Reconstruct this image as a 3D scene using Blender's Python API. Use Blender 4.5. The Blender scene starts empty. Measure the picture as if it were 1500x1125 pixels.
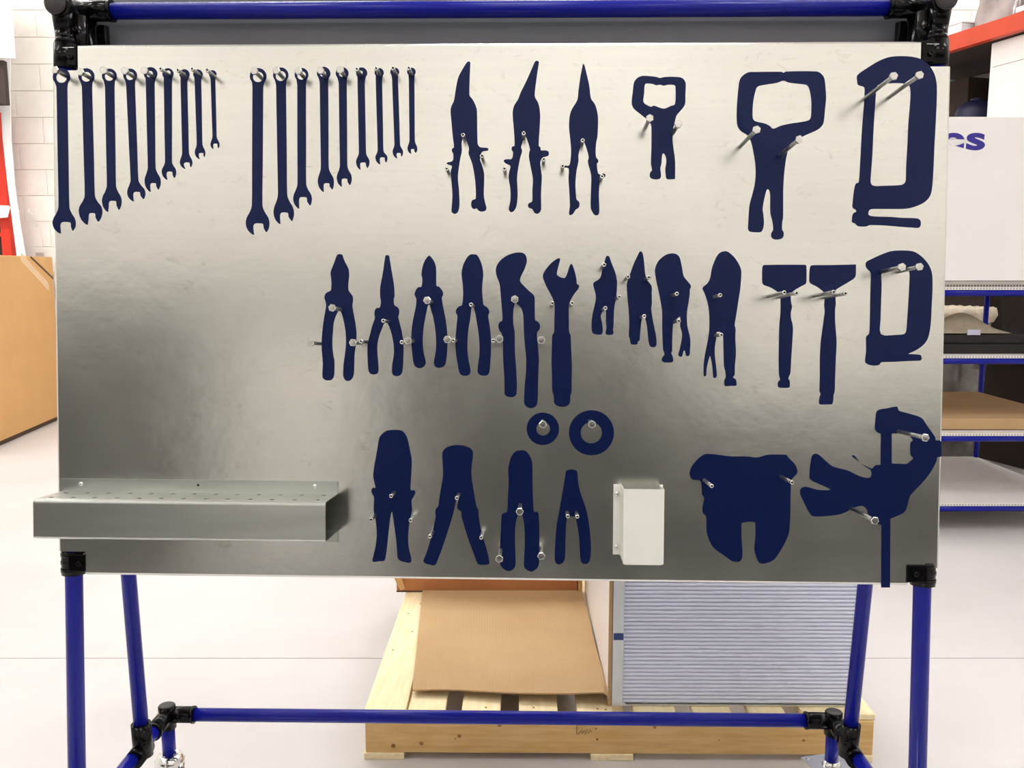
import bpy, bmesh, math, random
from mathutils import Vector, Matrix, geometry
random.seed(7)
sc = bpy.context.scene
col = sc.collection
R = math.radians
PI = math.pi

# ------------------------------------------------------------------ camera, world, exposure
cam = bpy.data.objects.new('camera', bpy.data.cameras.new('camera'))
col.objects.link(cam)
cam.data.sensor_width = 36.0
cam.data.lens = 36.0 * 1280.0 / 1500.0
cam.location = (0, 0, 1.215)
cam.rotation_euler = (R(90 - 7.5), 0, 0)
cam.data.clip_start = 0.05
sc.camera = cam
w = bpy.data.worlds.new('world'); sc.world = w; w.use_nodes = True
w.node_tree.nodes['Background'].inputs[0].default_value = (1.0, 0.97, 0.93, 1)
w.node_tree.nodes['Background'].inputs[1].default_value = 0.3
sc.view_settings.view_transform = 'Standard'
sc.view_settings.look = 'None'
sc.view_settings.gamma = 1.0
sc.view_settings.use_curve_mapping = False
sc.view_settings.exposure = 0.24
LAMP = 27.0            # emission of the ceiling light diffusers

# ------------------------------------------------------------------ materials
def srgb(r, g, b):
    f = lambda c: (c / 255 / 12.92) if c / 255 <= 0.04045 else ((c / 255 + 0.055) / 1.055) ** 2.4
    return (f(r), f(g), f(b), 1)

def mat(name, c, rough=0.5, metal=0.0, var=0.0, scale=8.0, bump=0.0, bscale=60.0, stretch=None, coat=0.0,
        c2=None, emit=0.0, trans=0.0, rvar=0.0, alpha=1.0, detail=4.0):
    m = bpy.data.materials.new(name); m.use_nodes = True
    nt = m.node_tree; N = nt.nodes; L = nt.links
    b = N['Principled BSDF']
    b.inputs['Base Color'].default_value = c
    b.inputs['Roughness'].default_value = rough
    b.inputs['Metallic'].default_value = metal
    b.inputs['Coat Weight'].default_value = coat
    b.inputs['Transmission Weight'].default_value = trans
    b.inputs['Alpha'].default_value = alpha
    if emit:
        b.inputs['Emission Color'].default_value = c
        b.inputs['Emission Strength'].default_value = emit
    if var or c2 or bump or rvar:
        tc = N.new('ShaderNodeTexCoord'); mp = N.new('ShaderNodeMapping')
        L.new(tc.outputs['Object'], mp.inputs[0])
        if stretch: mp.inputs['Scale'].default_value = stretch
        no = N.new('ShaderNodeTexNoise'); no.inputs['Scale'].default_value = scale
        no.inputs['Detail'].default_value = detail
        L.new(mp.outputs[0], no.inputs['Vector'])
        if var or c2:
            mx = N.new('ShaderNodeMix'); mx.data_type = 'RGBA'
            a = c; k = c2 or tuple(x * (1 - var) for x in c[:3]) + (1,)
            mx.inputs[6].default_value = a; mx.inputs[7].default_value = k
            rp = N.new('ShaderNodeValToRGB')
            rp.color_ramp.elements[0].position = 0.38; rp.color_ramp.elements[1].position = 0.66
            L.new(no.outputs[0], rp.inputs[0]); L.new(rp.outputs[0], mx.inputs[0])
            L.new(mx.outputs[2], b.inputs['Base Color'])
        if rvar:
            mr = N.new('ShaderNodeMapRange')
            mr.inputs[3].default_value = rough - rvar; mr.inputs[4].default_value = rough + rvar
            L.new(no.outputs[0], mr.inputs[0]); L.new(mr.outputs[0], b.inputs['Roughness'])
        if bump:
            n2 = N.new('ShaderNodeTexNoise'); n2.inputs['Scale'].default_value = bscale
            n2.inputs['Detail'].default_value = 3
            L.new(mp.outputs[0], n2.inputs['Vector'])
            bp = N.new('ShaderNodeBump'); bp.inputs['Strength'].default_value = bump
            bp.inputs['Distance'].default_value = 0.002
            L.new(n2.outputs[0], bp.inputs['Height']); L.new(bp.outputs[0], b.inputs['Normal'])
    return m

M = {}
M['navy'] = mat('navy_vinyl', srgb(3, 21, 67), 0.32, var=0.12, scale=300, bump=0.1, bscale=500)
M['navy'].node_tree.nodes['Principled BSDF'].inputs['Specular IOR Level'].default_value = 0.22
M['bluepipe'] = mat('blue_plastic_pipe', srgb(20, 28, 144), 0.25, var=0.08, scale=12)
M['bluepipe'].node_tree.nodes['Principled BSDF'].inputs['Specular IOR Level'].default_value = 0.2
M['black'] = mat('black_plastic_fitting', srgb(13, 12, 12), 0.17, bump=0.1, bscale=200)
M['black'].node_tree.nodes['Principled BSDF'].inputs['Specular IOR Level'].default_value = 0.16
M['blackmetal'] = mat('black_rubber', srgb(24, 23, 23), 0.6)
M['zinc'] = mat('zinc_plated_steel', (0.72, 0.72, 0.68, 1), 0.24, 1.0, var=0.15, scale=300)
M['shaft'] = mat('threaded_shaft', (0.42, 0.42, 0.40, 1), 0.36, 1.0, var=0.3, scale=60, stretch=(1, 1, 8))
M['zincdark'] = mat('zinc_dark_socket', (0.05, 0.05, 0.05, 1), 0.5, 0.8)
M['chrome'] = mat('bright_caster_steel', (0.8, 0.8, 0.78, 1), 0.16, 1.0, var=0.1, scale=40)
M['tray'] = mat('galvanised_tray', (0.62, 0.64, 0.60, 1), 0.3, 1.0, var=0.16, scale=9, stretch=(0.5, 2.5, 2.5), rvar=0.06)
M['white_sheet'] = mat('white_painted_steel', srgb(232, 230, 222), 0.45, var=0.03, scale=20)
M['greypanel'] = mat('dark_grey_panel', srgb(120, 120, 126), 0.45, var=0.1, scale=5)
M['paintblock'] = mat('white_painted_block', srgb(240, 233, 224), 0.55, var=0.05, scale=14, bump=0.35, bscale=120)
M['mortar'] = mat('painted_mortar', srgb(236, 230, 222), 0.8)
M['floor'] = mat('pale_concrete_floor', srgb(211, 206, 203), 0.38, c2=srgb(202, 197, 194), scale=1.6, bump=0.05, bscale=80, rvar=0.05, detail=8)
M['floorgap'] = mat('floor_joint', srgb(120, 110, 102), 0.9, c2=srgb(205, 198, 192), scale=4)
M['ceil'] = mat('white_ceiling', srgb(240, 238, 234), 0.8, var=0.03)
M['wallplain'] = mat('white_wall_paint', srgb(238, 234, 228), 0.7, var=0.03)
M['darkreflect'] = mat('dark_reflection_grey', srgb(46, 46, 43), 0.6, var=0.2, scale=3)  # dark tone of the unseen pieces added to darken the board's reflection
M['wood'] = mat('pine_wood', srgb(222, 184, 124), 0.6, c2=srgb(208, 164, 98), scale=9, stretch=(1, 9, 9), bump=0.15, bscale=60)
M['wood2'] = mat('pine_wood_depthwise', srgb(250, 232, 190), 0.6, c2=srgb(243, 220, 170), scale=9, stretch=(9, 1, 9), bump=0.15, bscale=60)  # deck pine lightened, overexposure put into its base colour
M['knot'] = mat('wood_knot', srgb(164, 114, 62), 0.7, var=0.3, scale=90)
M['pencil'] = mat('pencil_mark', srgb(70, 58, 46), 0.8)
M['card'] = mat('brown_cardboard', srgb(192, 160, 116), 0.75, c2=srgb(184, 150, 106), scale=3)
M['carton'] = mat('reddish_brown_carton', srgb(186, 120, 70), 0.7, var=0.12, scale=6)
M['cardbox'] = mat('tan_cardboard', srgb(214, 166, 104), 0.65, var=0.06, scale=4, bump=0.05, bscale=40)
M['carddark'] = mat('cardboard_dark_edge', srgb(86, 66, 48), 0.8)
M['tape'] = mat('clear_packing_tape', srgb(222, 184, 132), 0.12, coat=0.6)
M['orange'] = mat('orange_rack_steel', srgb(206, 72, 44), 0.4, var=0.08, scale=6)
M['red'] = mat('red_orange_rack_steel', srgb(226, 52, 26), 0.4, var=0.08, scale=6)
M['white'] = mat('white_plastic', srgb(250, 248, 247), 0.4, var=0.02)
M['coro'] = mat('white_corrugated_plastic', srgb(243, 238, 234), 0.45, var=0.02, scale=3)
M['corogrey'] = mat('grey_flute_edge', srgb(178, 172, 164), 0.6)
M['corodark'] = mat('flute_hole', srgb(80, 72, 66), 0.9)
M['ink'] = mat('purple_blue_ink', srgb(46, 34, 140), 0.5)
M['foam'] = mat('black_foam', srgb(38, 34, 33), 0.9, var=0.15, scale=60)
M['cloth'] = mat('beige_cloth', srgb(190, 176, 152), 0.9, var=0.2, scale=30, bump=0.6, bscale=60)
M['liner'] = mat('white_bin_liner', srgb(238, 222, 196), 0.6, var=0.15, scale=40, bump=0.8, bscale=60)
M['drum'] = mat('grey_translucent_bin', srgb(128, 122, 116), 0.22, c2=srgb(84, 78, 72), scale=7, coat=0.4)
M['lilac'] = mat('lilac_tag', srgb(190, 186, 206), 0.6)
M['darkbrown'] = mat('dark_brown_carton', srgb(62, 48, 42), 0.8, var=0.2, scale=3)
M['greybar'] = mat('grey_bar', srgb(170, 158, 150), 0.6)
M['navything'] = mat('dark_navy_plastic', srgb(22, 24, 60), 0.5)
M['wrap'] = mat('cloudy_stretch_wrap', srgb(188, 176, 172), 0.18, c2=srgb(104, 90, 84), scale=3.5, coat=0.5, bump=0.5, bscale=14)
M['yellow'] = mat('yellow_hose', srgb(176, 138, 52), 0.5)
M['teal'] = mat('dark_teal_steel', srgb(46, 84, 84), 0.5)
M['alum'] = mat('aluminium_frame', (0.66, 0.69, 0.68, 1), 0.38, 0.85, var=0.1, scale=20)
M['pleat'] = mat('pale_blue_pleat_media', srgb(226, 228, 244), 0.5, var=0.03, scale=40)
M['bluestain'] = mat('blue_stain', srgb(52, 70, 122), 0.6)
M['caprub'] = mat('dark_cap', srgb(42, 37, 38), 0.5)
M['lamp'] = mat('lamp_diffuser', (0.98, 0.985, 1.0, 1), 0.5, emit=LAMP)
M['clear'] = mat('clear_acrylic', (0.9, 0.88, 0.86, 1), 0.1, alpha=0.2)
M['clear'].node_tree.nodes['Principled BSDF'].inputs['IOR'].default_value = 1.2
M['plank'] = mat('brown_plank', srgb(196, 128, 82), 0.6, var=0.15, scale=5)

def panel_material():
    # galvanised sheet: horizontal rolling grain, faint pale-brown surface oxide scribbles, slight gloss variation
    m = bpy.data.materials.new('galvanised_sheet'); m.use_nodes = True
    nt = m.node_tree; N = nt.nodes; L = nt.links; b = N['Principled BSDF']
    b.inputs['Metallic'].default_value = 1.0
    tc = N.new('ShaderNodeTexCoord')
    def noise(scale, stretch, detail=4, rough=0.5, dist=0.0):
        mp = N.new('ShaderNodeMapping'); mp.inputs['Scale'].default_value = stretch
        L.new(tc.outputs['Object'], mp.inputs[0])
        n = N.new('ShaderNodeTexNoise'); n.inputs['Scale'].default_value = scale
        n.inputs['Detail'].default_value = detail; n.inputs['Roughness'].default_value = rough
        n.inputs['Distortion'].default_value = dist
        L.new(mp.outputs[0], n.inputs['Vector']); return n
    def ramp(src, p0, p1, c0=(0, 0, 0, 1), c1=(1, 1, 1, 1)):
        r = N.new('ShaderNodeValToRGB'); r.color_ramp.elements[0].position = p0; r.color_ramp.elements[1].position = p1
        r.color_ramp.elements[0].color = c0; r.color_ramp.elements[1].color = c1
        L.new(src.outputs[0], r.inputs[0]); return r
    cloud = ramp(noise(3.0, (0.7, 1.2, 1), 5), 0.3, 0.75, (0.80, 0.80, 0.75, 1), (0.70, 0.705, 0.66, 1))
    scr = ramp(noise(30, (1, 1.8, 1), 9, 0.75, 1.6), 0.57, 0.72)
    mx = N.new('ShaderNodeMix'); mx.data_type = 'RGBA'; mx.inputs[7].default_value = (0.47, 0.42, 0.36, 1)
    ml = N.new('ShaderNodeMath'); ml.operation = 'MULTIPLY'; ml.inputs[1].default_value = 0.6
    L.new(scr.outputs[0], ml.inputs[0]); L.new(ml.outputs[0], mx.inputs[0]); L.new(cloud.outputs[0], mx.inputs[6])
    grain = ramp(noise(60, (0.05, 3.0, 1), 4), 0.3, 0.7, (0.975, 0.975, 0.975, 1), (1.015, 1.015, 1.015, 1))
    m2 = N.new('ShaderNodeMix'); m2.data_type = 'RGBA'; m2.blend_type = 'MULTIPLY'; m2.inputs[0].default_value = 1
    L.new(mx.outputs[2], m2.inputs[6]); L.new(grain.outputs[0], m2.inputs[7])
    L.new(m2.outputs[2], b.inputs['Base Color'])
    mr = N.new('ShaderNodeMapRange'); mr.inputs[3].default_value = PANEL_ROUGH - 0.05; mr.inputs[4].default_value = PANEL_ROUGH + 0.07
    L.new(noise(5, (1, 1, 1), 4).outputs[0], mr.inputs[0]); L.new(mr.outputs[0], b.inputs['Roughness'])
    bp = N.new('ShaderNodeBump'); bp.inputs['Strength'].default_value = 0.12; bp.inputs['Distance'].default_value = 0.002
    L.new(noise(26, (1, 1, 1), 3).outputs[0], bp.inputs['Height']); L.new(bp.outputs[0], b.inputs['Normal'])
    return m
PANEL_ROUGH = 0.22
M['panel'] = panel_material()

# ------------------------------------------------------------------ mesh helpers
class MB:
    def __init__(s): s.bm = bmesh.new()
    def box(s, x0, x1, y0, y1, z0, z1, T=None, bev=0.0):
        vs = [s.bm.verts.new((x, y, z)) for z in (z0, z1) for y in (y0, y1) for x in (x0, x1)]
        fs = [s.bm.faces.new([vs[i] for i in f]) for f in
              ((0, 2, 3, 1), (4, 5, 7, 6), (0, 1, 5, 4), (2, 6, 7, 3), (0, 4, 6, 2), (1, 3, 7, 5))]
        if T is not None:
            for v in vs: v.co = T @ v.co
        if bev:
            es = list({e for f in fs for e in f.edges})
            bmesh.ops.bevel(s.bm, geom=es, offset=bev, segments=2, affect='EDGES', profile=0.5)
        return s
    def tube(s, p0, p1, r0, r1=None, n=20, caps=True, T=None):
        p0, p1 = Vector(p0), Vector(p1); r1 = r0 if r1 is None else r1
        d = (p1 - p0).normalized(); a = d.orthogonal().normalized(); b = d.cross(a)
        rings = []
        for p, r in ((p0, r0), (p1, r1)):
            rings.append([s.bm.verts.new(p + r * (math.cos(t) * a + math.sin(t) * b)) for t in [2 * PI * i / n for i in range(n)]])
        for i in range(n):
            f = s.bm.faces.new((rings[0][i], rings[0][(i + 1) % n], rings[1][(i + 1) % n], rings[1][i])); f.smooth = True
        if caps:
            s.bm.faces.new(rings[0][::-1]); s.bm.faces.new(rings[1])
        return s
    def lathe(s, prof, p=(0, 0, 0), axis=(0, 0, 1), n=24, smooth=True):
        # prof: list of (r, h) along axis
        p = Vector(p); d = Vector(axis).normalized(); a = d.orthogonal().normalized(); b = d.cross(a)
        rings = []
        for r, h in prof:
            rings.append([s.bm.verts.new(p + d * h + r * (math.cos(t) * a + math.sin(t) * b)) for t in [2 * PI * i / n for i in range(n)]])
        for k in range(len(rings) - 1):
            for i in range(n):
                f = s.bm.faces.new((rings[k][i], rings[k][(i + 1) % n], rings[k + 1][(i + 1) % n], rings[k + 1][i])); f.smooth = smooth
        s.bm.faces.new(rings[0][::-1]); s.bm.faces.new(rings[-1])
        return s
    def path(s, pts, r, n=8):
        pts = [Vector(p) for p in pts]; rings = []
        a = None
        for i, p in enumerate(pts):
            d = (pts[min(i + 1, len(pts) - 1)] - pts[max(i - 1, 0)]).normalized()
            a = d.orthogonal().normalized() if a is None else (a - d * a.dot(d)).normalized()
            b = d.cross(a)
            rings.append([s.bm.verts.new(p + r * (math.cos(t) * a + math.sin(t) * b)) for t in [2 * PI * k / n for k in range(n)]])
        for k in range(len(rings) - 1):
            for i in range(n):
                f = s.bm.faces.new((rings[k][i], rings[k][(i + 1) % n], rings[k + 1][(i + 1) % n], rings[k + 1][i])); f.smooth = True
        s.bm.faces.new(rings[0][::-1]); s.bm.faces.new(rings[-1])
        return s
    def prism(s, pts, z0, z1, plane='xy', T=None):
        # extrude an outline with no holes
        f3 = {'xy': lambda a, b, c: (a, b, c), 'xz': lambda a, b, c: (a, c, b), 'yz': lambda a, b, c: (c, a, b)}[plane]
        lo = [s.bm.verts.new(f3(a, b, z0)) for a, b in pts]; hi = [s.bm.verts.new(f3(a, b, z1)) for a, b in pts]
        n = len(pts)
        s.bm.faces.new(lo[::-1]); s.bm.faces.new(hi)
        for i in range(n): s.bm.faces.new((lo[i], lo[(i + 1) % n], hi[(i + 1) % n], hi[i]))
        if T is not None:
            for v in lo + hi: v.co = T @ v.co
        return s
    def plate(s, outer, holes, z0, z1, T=None):
        # flat plate with holes, local xy, thickness z0..z1 (constrained Delaunay fill)
        vs = []; fl = []
        for loop in [outer] + list(holes):
            n0 = len(vs); nl = len(loop); vs += [Vector(p) for p in loop]
            fl += [(n0 + i, n0 + (i + 1) % nl) for i in range(nl)]
        r = geometry.delaunay_2d_cdt(vs, fl, [], 1, 1e-7)
        co = r[0]
        def inside(p, loop):
            c = False; j = len(loop) - 1
            for i in range(len(loop)):
                (xi, yi), (xj, yj) = loop[i], loop[j]
                if (yi > p[1]) != (yj > p[1]) and p[0] < (xj - xi) * (p[1] - yi) / (yj - yi) + xi: c = not c
                j = i
            return c
        fa = []
        for f in r[2]:
            c = sum((co[i] for i in f), Vector((0, 0))) / len(f)
            if inside(c, outer) and not any(inside(c, h) for h in holes): fa.append(f)
        hi = [s.bm.verts.new((c.x, c.y, z1)) for c in co]; lo = [s.bm.verts.new((c.x, c.y, z0)) for c in co]
        cnt = {}
        for f in fa:
            s.bm.faces.new([hi[i] for i in f]); s.bm.faces.new([lo[i] for i in reversed(f)])
            for i in range(len(f)):
                e = (f[i], f[(i + 1) % len(f)]); cnt[e] = cnt.get(e, 0) + 1
        for (a, b) in cnt:
            if (b, a) not in cnt: s.bm.faces.new((hi[b], hi[a], lo[a], lo[b]))
        if T is not None:
            for v in hi + lo: v.co = T @ v.co
        return s
    def grid(s, fn, nu, nv):
        g = [[s.bm.verts.new(fn(i / nu, j / nv)) for j in range(nv + 1)] for i in range(nu + 1)]
        for i in range(nu):
            for j in range(nv):
                f = s.bm.faces.new((g[i][j], g[i + 1][j], g[i + 1][j + 1], g[i][j + 1])); f.smooth = True
        return s
    def mesh(s, name, m=None, fix=True):
        if fix: bmesh.ops.recalc_face_normals(s.bm, faces=s.bm.faces)
        me = bpy.data.meshes.new(name); s.bm.to_mesh(me); s.bm.free()
        if m is not None: me.materials.append(M[m])
        return me
    def build(s, name, m, parent=None, label=None, fix=True):
        return link(name, s.mesh(name, m, fix), parent, label)

def link(name, data, parent=None, label=None):
    o = bpy.data.objects.new(name, data); col.objects.link(o)
    if parent is not None: o.parent = parent
    if label: o['label'] = label
    return o
def thing(name, label, cat, loc=(0, 0, 0), rz=0.0, group=None, mtx=None):
    o = bpy.data.objects.new(name, None); col.objects.link(o); o.empty_display_size = 0.1
    if mtx is not None: o.matrix_world = mtx
    else: o.location = loc; o.rotation_euler = (0, 0, rz)
    o['label'] = label; o['category'] = cat
    if group: o['group'] = group
    return o
def tag(o, label, cat, group=None):
    o['label'] = label; o['category'] = cat
    if group: o['group'] = group
    return o
def struct(name, mb, m):
    o = mb.build(name, m); o['kind'] = 'structure'; return o
def rotz(a): return Matrix.Rotation(a, 4, 'Z')

# ------------------------------------------------------------------ the room
ROOM = (-6.2, 6.2, -3.0, 7.13, 4.7)      # x0, x1, y rear, y back, height
X0, X1, YR, YB, HC = ROOM
fl = struct('floor', MB().box(X0, X1, YR, YB, -0.06, -0.02), 'floorgap')
JY = 2.615
for i, (ya, yb) in enumerate(((YR, JY - 0.0022), (JY + 0.0022, YB))):
    MB().box(X0, X1, ya, yb, -0.02, 0.0).build('floor_slab', 'floor', fl)
MB().box(-4.5, 4.5, YR + 0.04, -0.9, 0.0, 0.012, bev=0.004).build('added_dark_mat', 'darkreflect', fl)  # added behind the camera so the board's bottom reflects dark
# back wall of painted concrete blocks with recessed joints
wb = struct('wall_back', MB().box(X0, X1, YB + 0.003, YB + 0.15, 0, HC), 'mortar')
BH, BW, Z0 = 0.2025, 0.405, 1.390 - 0.2025 * 7
blk = MB().box(-BW / 2 + 0.002, BW / 2 - 0.002, 0, 0.05, 0.003, BH - 0.003, bev=0.003).mesh('block', 'paintblock')
rest = MB()
k = 0
while True:
    z = Z0 + k * BH
    if z > HC - BH: break
    off = 0.0 if k % 2 else BW / 2
    x = -3.915 + off - 6 * BW
    while x < X1 - BW / 2:
        if x > X0 + BW / 2 and z > -0.1:
            cx = x
            near = (-4.6 < cx < -3.2 and z > 0.9) or (2.9 < cx < 4.3 and z > 2.3)
            if near:
                o = link('block', blk, wb); o.location = (cx, YB - 0.004, z)
            elif z > 0:
                rest.box(cx - BW / 2 + 0.004, cx + BW / 2 - 0.004, YB - 0.004, YB + 0.02, z + 0.004, z + BH - 0.004)
        x += BW
    k += 1
ro = rest.build('block_course', 'paintblock', wb); ro['kind'] = 'stuff'
struct('wall_left', MB().box(X0 - 0.15, X0, YR, YB, 0, HC), 'wallplain')
struct('wall_right', MB().box(X1, X1 + 0.15, YR, YB, 0, HC), 'wallplain')
struct('wall_rear', MB().box(X0, X1, YR - 0.15, YR, 0, HC), 'wallplain')
struct('added_dark_band_1', MB().box(X0, 0.9, YR, YR + 0.03, 0, 1.95), 'darkreflect')  # unseen dark wall bands, added to darken the board's lower reflection
struct('added_dark_band_2', MB().box(0.9, X1, YR, YR + 0.03, 0, 1.1), 'darkreflect')  # added band kept lower so the board's right side reflects lighter
dr = struct('added_pale_panel', MB().box(-2.2, -1.15, YR + 0.03, YR + 0.07, 0, 1.7), 'wallplain')  # added out of view to give the board a pale reflected patch
MB().box(-1.3, -1.2, YR + 0.07, YR + 0.12, 0.9, 0.93).build('added_panel_handle', 'zinc', dr)  # handle dressing the added pale panel
struct('ceiling', MB().box(X0 - 0.15, X1 + 0.15, YR - 0.15, YB + 0.15, HC, HC + 0.15), 'ceil')
for i, (x, y) in enumerate(((-3.6, -1.6), (0.2, -1.6), (3.8, -1.6), (-3.6, 1.2), (0.2, 0.4), (3.8, 1.2), (-3.6, 4.3), (0.2, 4.3), (3.8, 4.0), (-3.6, 5.6), (-5.0, 4.9), (-2.0, 5.0), (2.0, 5.2), (4.6, 5.6))):  # fixtures nearest the back wall are unseen lamps added to brighten it
    t = thing('ceiling_light', 'long white ceiling light with glowing diffuser, out of the picture above the room', 'light', (x, y, HC - 0.07), 0, 'ceiling lights of the workshop')
    MB().box(-0.75, 0.75, -0.16, 0.16, 0.02, 0.07, bev=0.004).build('lamp_housing', 'white', t)
    MB().box(-0.72, 0.72, -0.14, 0.14, 0.0, 0.02).build('diffuser', 'lamp', t)

# ------------------------------------------------------------------ the board frame of reference
BU=(0.999584, -0.02867, -0.002991)
BV=(0.005667, 0.093737, 0.995581)
BN=(-0.028263, -0.995184, 0.09386)
BO = (0.0, 1.41, 1.1)
BM = Matrix(((BU[0], BV[0], BN[0], BO[0]), (BU[1], BV[1], BN[1], BO[1]), (BU[2], BV[2], BN[2], BO[2]), (0, 0, 0, 1)))
def bw(u, v, n): return BM @ Vector((u, v, n))

# ------------------------------------------------------------------ blue pipe stand
YAW = math.atan2(BU[1], BU[0])
stand = thing('pipe_stand', 'blue pipe frame on casters with black joints carrying the metal tool board', 'stand', (0, 1.41, 0), YAW)
SI = (Matrix.Translation((0, 1.41, 0)) @ rotz(YAW)).inverted()
def sl(p): return SI @ Vector(p)
def sb(u, v, n): return SI @ bw(u, v, n)
PR = 0.014
def pipe(p0, p1, name='pipe'): return MB().tube(p0, p1, PR, n=24).build(name, 'bluepipe', stand)
def collar(mb, p0, p1, r=0.0172):
    mb.tube(p0, p1, r, n=24)
    d = (Vector(p1) - Vector(p0)).normalized()
    mb.tube(Vector(p1) - d * 0.005, Vector(p1) + d * 0.0008, r + 0.0012, n=24)
def screw_head(p, ax, name='socket_screw'):
    d = Vector(ax).normalized()
    o = MB().lathe([(0.0045, 0), (0.0045, 0.003), (0.0038, 0.004), (0.0022, 0.004), (0.0020, 0.0015)], p, d, 14).build(name, 'black', stand)
    return o
NP = -0.017                                     # pipe axis behind the sheet
nb = sb(0, 0, 1) - sb(0, 0, 0)
vb = sb(0, 1, 0) - sb(0, 0, 0)
ub = sb(1, 0, 0) - sb(0, 0, 0)
for side, uu0, uu1, s in (('l', -0.7345, -0.7320, 1), ('r', 0.6735, 0.6700, -1)):
    top = sb(uu0, 0.545, NP); low = sb(uu1, -0.96, NP)
    pipe(sb(uu0, 0.46, NP), low, 'front_post')
    T = SI @ BM
    # clamp collar with a screw lug, neck with two ribs, crown with end cap
    j = MB()
    lug = (uu0, uu0 + 0.0245) if s > 0 else (uu0 - 0.0285, uu0)
    j.box(lug[0], lug[1], 0.441, 0.477, -0.030, -0.001, T, bev=0.0025)
    j.tube(sb(uu0, 0.440, NP), sb(uu0, 0.480, NP), 0.0192, n=28)
    j.tube(sb(uu0, 0.480, NP), sb(uu0, 0.492, NP), 0.0185, 0.0150, n=24)
    j.tube(sb(uu0, 0.478, NP), sb(uu0 - 0.003 * s, 0.505, NP), 0.0152, 0.0145, n=20)
    j.tube(sb(uu0 - 0.003 * s, 0.503, NP), sb(uu0 - 0.006 * s, 0.538, NP), 0.0145, 0.0175, n=20)
    j.tube(sb(uu0 + 0.017 * s, 0.470, NP - .012), sb(uu0 + 0.012 * s, 0.532, NP - .02), 0.012, 0.0125, n=16)
    j.tube(sb(uu0 - 0.001 * s, 0.536, 0.012), sb(uu0 - 0.010 * s, 0.556, -0.075), 0.0178, n=28)
    j.tube(sb(uu0 - 0.010 * s, 0.556, -0.075), sb(uu0 - 0.038 * s, 0.567, -0.10), 0.0176, n=28)
    j.tube(sb(uu0 - 0.042 * s, 0.567, -0.10), sb(uu0 - 0.031 * s, 0.567, -0.10), 0.0176, n=28)
    j.build('black_joint', 'black', stand)
    MB().lathe([(0.0172, 0), (0.0172, 0.002), (0.0145, 0.0035), (0.001, 0.004)], sb(uu0 - 0.001 * s, 0.536, 0.012), nb, 28).build('end_cap', 'caprub', stand)
    screw_head(sb(uu0 + 0.0155 * s, 0.456, -0.001), nb)
    screw_head(sb(uu0 + 0.016 * s, 0.505, -0.016), nb)
    MB().tube(sb(uu0 + 0.004 * s, 0.4695, 0.0025), sb(uu0 + 0.0225 * s, 0.4705, 0.0005), 0.0007, n=8).build('clamp_pin', 'zinc', stand)
    # tee on the top rail and the head of the upright behind
    j2 = MB()
    collar(j2, sb(-0.7474, 0.567, -0.10) if s > 0 else sb(0.679, 0.566, -0.10), sb(-0.697, 0.567, -0.10) if s > 0 else sb(0.628, 0.566, -0.10))
    j2.build('rail_collar', 'black', stand)
    j3 = MB()
    ur = -0.757 if s > 0 else 0.692
    j3.tube(sb(ur, 0.565, -0.112), sb(ur + 0.004 * s, 0.40, -0.124), 0.0178, n=24)
    j3.tube(sb(ur + 0.016 * s, 0.555, -0.106), sb(ur + 0.018 * s, 0.40, -0.118), 0.0125, 0.014, n=20)
    j3.tube(sb(ur + 0.030 * s, 0.550, -0.125), sb(ur + 0.030 * s, 0.40, -0.135), 0.010, 0.012, n=20)
    j3.build('upright_head', 'black', stand)
    for q in range(3):
        screw_head(sb(ur + (0.012 + 0.002 * q) * s, 0.528 - 0.02 * q, -0.094), nb)
    # lower notch fitting with the hidden cross pipe
    j3 = MB()
    ub0 = uu0 + 0.0016 * s
    j3.tube(sb(ub0, -0.394, NP), sb(ub0, -0.354, NP), 0.0192, n=24)
    j3.box(ub0, ub0 + 0.029 * s, -0.386, -0.3565, -0.03, 0.003, T, bev=0.002) if s > 0 else j3.box(ub0 - 0.034, ub0, -0.386, -0.3565, -0.03, 0.003, T, bev=0.002)
    for q in range(3):
        j3.tube(sb(ub0, -0.389 + q * 0.013, NP), sb(ub0, -0.383 + q * 0.013, NP), 0.0202, n=24)
    j3.build('black_joint', 'black', stand)
    screw_head(sb(ub0 + 0.02 * s, -0.3715, 0.003), nb)
pipe(sb(-0.72, -0.372, -0.05), sb(0.66, -0.372, -0.05), 'cross_pipe')
pipe(sb(-0.772, 0.567, -0.10), sb(0.712, 0.566, -0.10), 'top_rail')
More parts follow.
